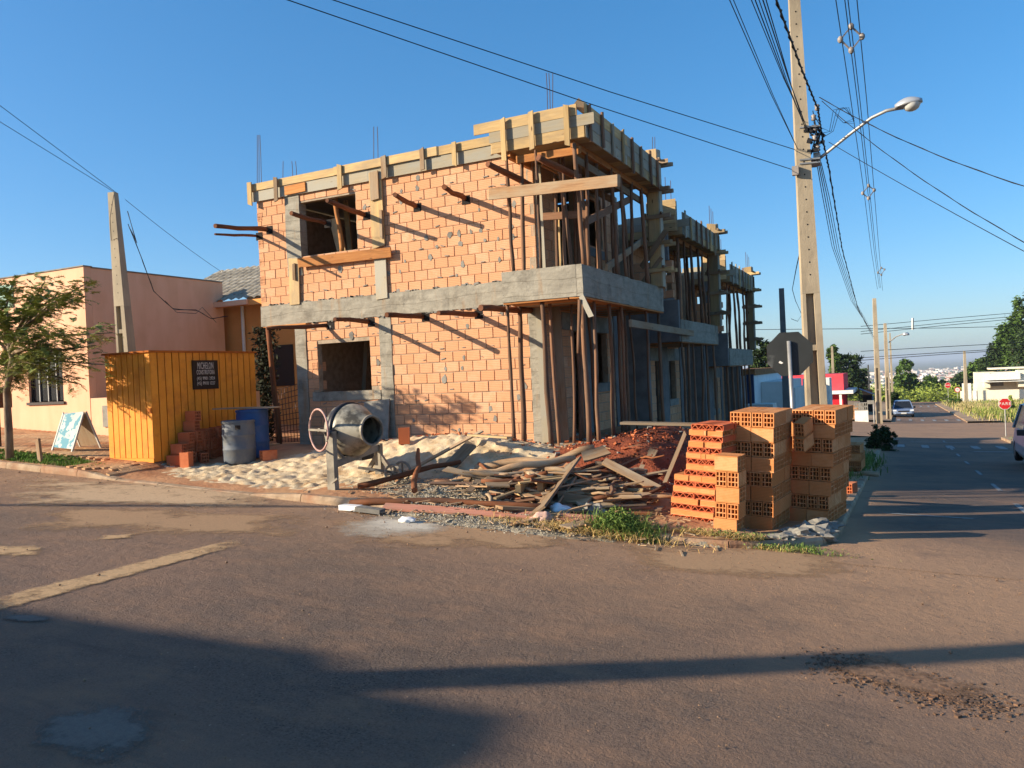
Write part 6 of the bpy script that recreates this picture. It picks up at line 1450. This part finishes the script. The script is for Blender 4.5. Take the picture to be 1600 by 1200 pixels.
for i in range(3):
    for j in range(2):
        mb = MB(); x, z = wc_.x-.48+i*.31, wc_.z+.86+j*.31
        for a_ in ((0, 0, .3, .05), (0, .25, .3, .3), (0, .05, .05, .25), (.25, .05, .3, .25), (.125, .05, .175, .25)): mb.box(x+a_[0], wc_.y+.05, z+a_[1], x+a_[2], wc_.y+.2, z+a_[3])
        mb.build('pierced_block', M_CONC2, BW_)
ow = onS(1329, 657, ground); OW = empty('slatted_fence', ow, 'orange slatted fence before the pink shop', 'fence')
for k in range(7): part_box('slat', OW, M_ORW, ow.x-.6, ow.y+.05, ow.z+.02+k*.17, ow.x+.55, ow.y+.09, ow.z+.14+k*.17)
for s in (-.6, .5): part_box('post', OW, M_ORW, ow.x+s, ow.y+.092, ow.z-.1, ow.x+s+.08, ow.y+.16, ow.z+1.2)
aw0 = onS(1345, 645, ground); AW = empty('blue_awning', aw0, 'blue metal awning on posts beside the pink shop', 'awning')
q = [atz(1342, 606, 74), atz(1369, 616, 74), atz(1369, 616, 80), atz(1342, 606, 80)]; mb = MB(); mb.add(q+[v-V((0, 0, .12)) for v in q], [(0, 1, 2, 3), (7, 6, 5, 4), (0, 4, 5, 1), (1, 5, 6, 2), (2, 6, 7, 3), (3, 7, 4, 0)]); mb.build('roof', M_BLROOF, AW)
for c in (q[1]-V((.3, 0, .12)), q[2]-V((.3, 0, .12))): mb = MB(); mb.tube([c, V((c.x, c.y, ground(c.x, c.y)-.1))], .05, 6); mb.build('post', M_BLROOF, AW)
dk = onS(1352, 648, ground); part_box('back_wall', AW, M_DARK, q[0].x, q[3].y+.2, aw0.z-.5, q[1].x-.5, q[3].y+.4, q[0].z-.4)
# stop-side small sign board on the pavement
nb_ = onS(1366, 662, ground); NB = empty('street_name_sign', nb_, 'small grey board sign on a post before the far poles', 'sign'); mb = MB(); mb.tube([nb_-V((0, 0, .1)), nb_+V((0, 0, 1.65))], .04, 6); mb.build('post', M_TUBE, NB); part_box('board', NB, M_CONC2, nb_.x-.42, nb_.y-.05, nb_.z+1.45, nb_.x+.05, nb_.y-.041, nb_.z+1.72)
# cream building on the right
cb = atz(1512, 628, 125); zc = ground(cb.x, cb.y)
CB = empty('cream_house', (cb.x+8, cb.y+4, zc), 'cream modern flat-roofed house with stepped parapets on the right', 'house')
def ppt(px, py, z=125): return atz(px, py, z)
def cbox(name, x0, y0, x1, y1, dy0, dy1, m_): a_, b__ = onY(x0, y1, cb.y), onY(x1, y0, cb.y); part_box(name, CB, m_, a_.x, cb.y+dy0, a_.z, b__.x, cb.y+dy1, b__.z)
cbox('wall', 1530, 578, 1660, 640, 2.0, 9, M_CREAM); cbox('canopy_box', 1540, 582, 1592, 594, -1.5, 1.99, M_WHITE); cbox('canopy_slab', 1536, 594, 1600, 597, -1.8, 1.98, M_WHITE); cbox('tower', 1590, 576, 1650, 604, -1.0, 1.97, M_CREAM); cbox('roof_block', 1550, 572, 1640, 578, 3, 8, M_CREAM)
cbox('recess', 1548, 597.5, 1570, 604, 1.9, 1.995, M_CONC2); cbox('pier', 1538, 582, 1546, 606, -.5, 1.96, M_CREAM)
a_, b__ = onY(1501, 632, cb.y-6), onY(1670, 605, cb.y-6); part_box('garden_wall', CB, M_CREAM, a_.x, cb.y-6, zc-.6, b__.x, cb.y-5.8, b__.z-.1)
for px in (1503, 1512, 1520): a_ = onY(px, 600, cb.y-6.1); part_box('wall_pier', CB, M_WHITE, a_.x, cb.y-6.1, zc-.5, a_.x+.45, cb.y-6.01, a_.z+.1)
# ---------------------------------------------------------------- cars
M_SILV = matt('silver_blue_car_paint', S(140, 158, 186), S(128, 148, 178), 2, bump=0, rough=.28, metal=.4); M_CARW = matt('white_car_paint', S(188, 190, 194), S(180, 182, 186), 2, bump=0, rough=.35)
M_TYRE = matt('tyre', S(28, 28, 28), S(22, 22, 22), 6, bump=0); M_HEAD = matt('headlight', S(210, 214, 216), S(190, 196, 200), 6, bump=0, rough=.15); M_PLATE = matt('number_plate', S(190, 190, 186), S(180, 180, 176), 4, bump=0)
def car(base, yaw, paint, label, L=4.2, W=1.7, H=1.45, suv=False):
    """front of the car looks along local -Y"""
    R_ = empty('parked_car', base, label, 'car'); Mx = Matrix.Translation(base) @ Matrix.Rotation(yaw, 4, 'Z')
    hb_ = .95 if suv else .78
    st = [(-L/2, .80, .42, .62, hb_*.80), (-L/2+.08, .93, .26, .6, hb_*.90), (-L/2+.9, 1, .2, .6, hb_*.97), (-L/2+1.25, 1, .2, .6, hb_), (-.1, 1, .2, .6, hb_+.02), (L/2-1.0, 1, .2, .6, hb_+.04), (L/2-.12, .95, .25, .6, hb_+.0), (L/2, .86, .4, .62, hb_*.9)]
    mb = MB(); rings = []
    for (y, k, zb_, zm, zt_) in st: w2 = W/2*k; rings.append([Mx @ V(p) for p in ((-w2*.9, y, zb_), (w2*.9, y, zb_), (w2, y, zb_+.15), (w2*1.0, y, zm), (w2*.93, y, zt_), (w2*.5, y, zt_+.025), (-w2*.5, y, zt_+.025), (-w2*.93, y, zt_), (-w2, y, zm), (-w2, y, zb_+.15))])
    n_ = 10; mb.add([v for r_ in rings for v in r_], [(i*n_+k, i*n_+(k+1) % n_, i*n_+n_+(k+1) % n_, i*n_+n_+k) for i in range(len(st)-1) for k in range(n_)]+[tuple(range(n_))[::-1], tuple((len(st)-1)*n_+k for k in range(n_))]); body = mb.build('body', paint, R_)
    yf, yt0, yt1, yr = -L/2+1.2, -L/2+1.85, L/2-(.5 if suv else 1.1), L/2-(.15 if suv else .55); zl = hb_+.0
    def ring(y, k, z): w2 = W/2*k; return [V((-w2, y, z)), V((w2, y, z))]
    lo = [V((-W/2*.92, yf, zl)), V((W/2*.92, yf, zl)), V((W/2*.92, yr, zl)), V((-W/2*.92, yr, zl))]; hi = [V((-W/2*.72, yt0, H-.06)), V((W/2*.72, yt0, H-.06)), V((W/2*.72, yt1, H-.06)), V((-W/2*.72, yt1, H-.06))]
    mb = MB(); mb.add([Mx @ v for v in lo+hi], [(0, 1, 5, 4), (1, 2, 6, 5), (2, 3, 7, 6), (3, 0, 4, 7)]); cab = mb.build('windows', M_GLASS, R_)
    mb = MB(); mb.add([Mx @ v for v in hi]+[Mx @ V((v.x*.9, v.y*.96, H)) for v in hi], [(0, 1, 5, 4), (1, 2, 6, 5), (2, 3, 7, 6), (3, 0, 4, 7), (4, 5, 6, 7)]); mb.build('roof', paint, R_)
    for i in range(4): mb = MB(); mb.bar(Mx @ (lo[i]*1.002), Mx @ (hi[i]*1.002), .07, .05); mb.build('roof_pillar', paint, R_)
    for s in (-1, 1):
        mb = MB(); mb.bar(Mx @ V((s*W/2*.925, .05, zl)), Mx @ V((s*W/2*.73, .05, H-.06)), .05, .05, (0, 1, 0)); mb.build('roof_pillar', paint, R_)
        for y in (-L/2+.78, L/2-.78):
            mb = MB(); c = V((s*(W/2-.11), y, .31)); Wm = Mx @ Matrix.Translation(c) @ Matrix.Rotation(math.pi/2, 4, 'Y'); mb.lathe([(-.11, .19), (-.1, .29), (-.06, .315), (.06, .315), (.1, .29), (.11, .19)], Wm, 20); wh_ = mb.build('wheel', M_TYRE, R_)
            mb = MB(); mb.lathe([(-.10, .0), (-.10, .19), (.10, .19), (.10, 0)], Wm, 16); mb.build('rim', M_ALU, wh_)
        mb = MB(); mb.box(s*W*.40-.17, -L/2-.02, .60, s*W*.40+.12, -L/2+.12, .74, Mx); mb.build('headlight', M_HEAD, R_)
        mb = MB(); mb.box(s*(W/2+.08)-.09, yf+.30, zl+.0, s*(W/2+.08)+.09, yf+.42, zl+.16, Mx); mb.build('mirror', M_DARKM, R_)
    mb = MB(); mb.box(-.45, -L/2-.012, .52, .45, -L/2+.1, .66, Mx); mb.build('grille', M_DARKM, R_); mb = MB(); mb.box(-.22, -L/2-.03, .36, .22, -L/2-.005, .48, Mx); mb.build('number_plate', M_PLATE, R_); mb = MB(); mb.box(-W*.44, -L/2-.004, .26, W*.44, -L/2+.2, .36, Mx); mb.build('bumper', M_DARKM, R_)
    return R_
c_ = onS(1411, 652, ground); car(V((c_.x, c_.y+1.9, ground(c_.x, c_.y+1.9)+.01)), math.radians(2), M_SILV, 'silver-blue parked car on the left of the side road')
c_ = onS(1590, 738, ground); car(V((3.86, c_.y+2.0, ground(3.4, c_.y+2)+.02)), 0, M_CARW, 'whitish parked car cut off by the right edge', 4.6, 1.8, 1.72, True)
# ---------------------------------------------------------------- far town
random.seed(66)
M_TOWN = matt('far_town_walls', S(226, 216, 204), S(190, 178, 166), .02, bump=0, var=.25); M_TOWNR = matt('far_town_roofs', S(176, 120, 92), S(150, 104, 84), .02, bump=0, var=.2); M_FART = matt('far_green', S(70, 88, 58), S(58, 76, 50), .02, bump=0, var=.25)
b = MB(); br = MB(); bt = MB()
for k in range(3400):
    y = random.uniform(1700, 4300); x = y*random.uniform(-.12, .32)
    if nz(x*.004, y*.004) < -.22: continue
    w_, d_, h_ = random.uniform(8, 22), random.uniform(8, 20), random.choice((4, 5, 6, 7, 9, 14 if random.random() < .3 else 6)); z = ground(0, y)
    Mq = Matrix.Translation((x, y, z)) @ Matrix.Rotation(random.random()*3, 4, 'Z'); b.box(-w_/2, -d_/2, -2, w_/2, d_/2, h_, Mq)
    if h_ < 9: br.box(-w_/2-.4, -d_/2-.4, h_+.01, w_/2+.4, d_/2+.4, h_+random.uniform(.6, 2), Mq)
for k in range(3000):
    y = random.uniform(900, 4300); x = y*random.uniform(-.12, .34); z = ground(0, y); s = random.uniform(4, 10); Mq = Matrix.Translation((x, y, z+s*.5)) @ Matrix.Rotation(random.random()*6, 4, 'Z')
    bt.add([Mq @ (V(p)*s) for p in ((1, 0, 0), (-1, 0, 0), (0, 1, 0), (0, -1, 0), (0, 0, .8), (0, 0, -.6))], [(0, 2, 4), (2, 1, 4), (1, 3, 4), (3, 0, 4), (2, 0, 5), (1, 2, 5), (3, 1, 5), (0, 3, 5)])
for bb_, m_, nm_, lb_ in ((b, M_TOWN, 'far_town', 'distant white town spread across the valley'), (br, M_TOWNR, 'far_town_roofs', 'reddish roofs of the distant town'), (bt, M_FART, 'far_woods', 'dark tree tops between the distant houses')):
    o = bb_.build(nm_, m_); o['kind'] = 'stuff'; o['label'] = lb_
# ---------------------------------------------------------------- behind the camera: the house and poles whose shadows fall on the street
BH = empty('opposite_house', (-16, -9, 0), 'house with hipped roof across the street behind the viewer', 'house')
zb0 = ground(-16, -6)
part_box('wall', BH, M_CREAM, -28, -13, zb0-1, -12.4, -5.2, 4.3)
mb = MB(); mb.prism([(-28, 4.29), (-12.1, 4.29), (-12.0, 4.70), (-12.5, 4.98), (-13.1, 5.2), (-13.9, 5.2), (-14.9, 5.45), (-15.8, 5.4), (-28, 5.2)], Matrix(((1, 0, 0, 0), (0, 0, -1, -5.0), (0, 1, 0, 0), (0, 0, 0, 1))), .25); mb.build('parapet', M_CREAM, BH)
mb = MB(); mb.add([V((-27.9, -12.9, 4.31)), V((-12.5, -12.9, 4.31)), V((-12.5, -5.3, 4.31)), V((-27.9, -5.3, 4.31)), V((-26, -9, 4.8)), V((-14.5, -9, 4.8))], [(0, 1, 5, 4), (1, 2, 5), (2, 3, 4, 5), (3, 0, 4)]); mb.build('roof', M_ROOF, BH)
part_box('door', BH, M_GREYW, -18, -5.19, zb0, -17, -5.16, 2.6)
concrete_pole(V((-12.8, -4, ground(-12.8, -4))), 9.5, .34, .2, 0, 'utility pole across the street behind the viewer', .4); concrete_pole(V((-24.2, -4, ground(-24.2, -4))), 9.0, .16, .12, 0, 'slim pole across the street behind the viewer', detail=False)
# ---------------------------------------------------------------- the air
mt = bpy.data.materials.new('hazy_air'); mt.use_nodes = True; n = mt.node_tree; n.nodes.clear()
pv = n.nodes.new('ShaderNodeVolumePrincipled'); pv.inputs['Color'].default_value = (.80, .88, .97, 1); pv.inputs['Density'].default_value = 0.00016; pv.inputs['Anisotropy'].default_value = .2
mo = n.nodes.new('ShaderNodeOutputMaterial'); n.links.new(pv.outputs[0], mo.inputs['Volume'])
mb = MB(); mb.box(-13000, -290, -64, 13000, 25000, 40); hz_ = mb.build('haze', mt, kind='stuff'); hz_['label'] = 'thin haze over the valley'
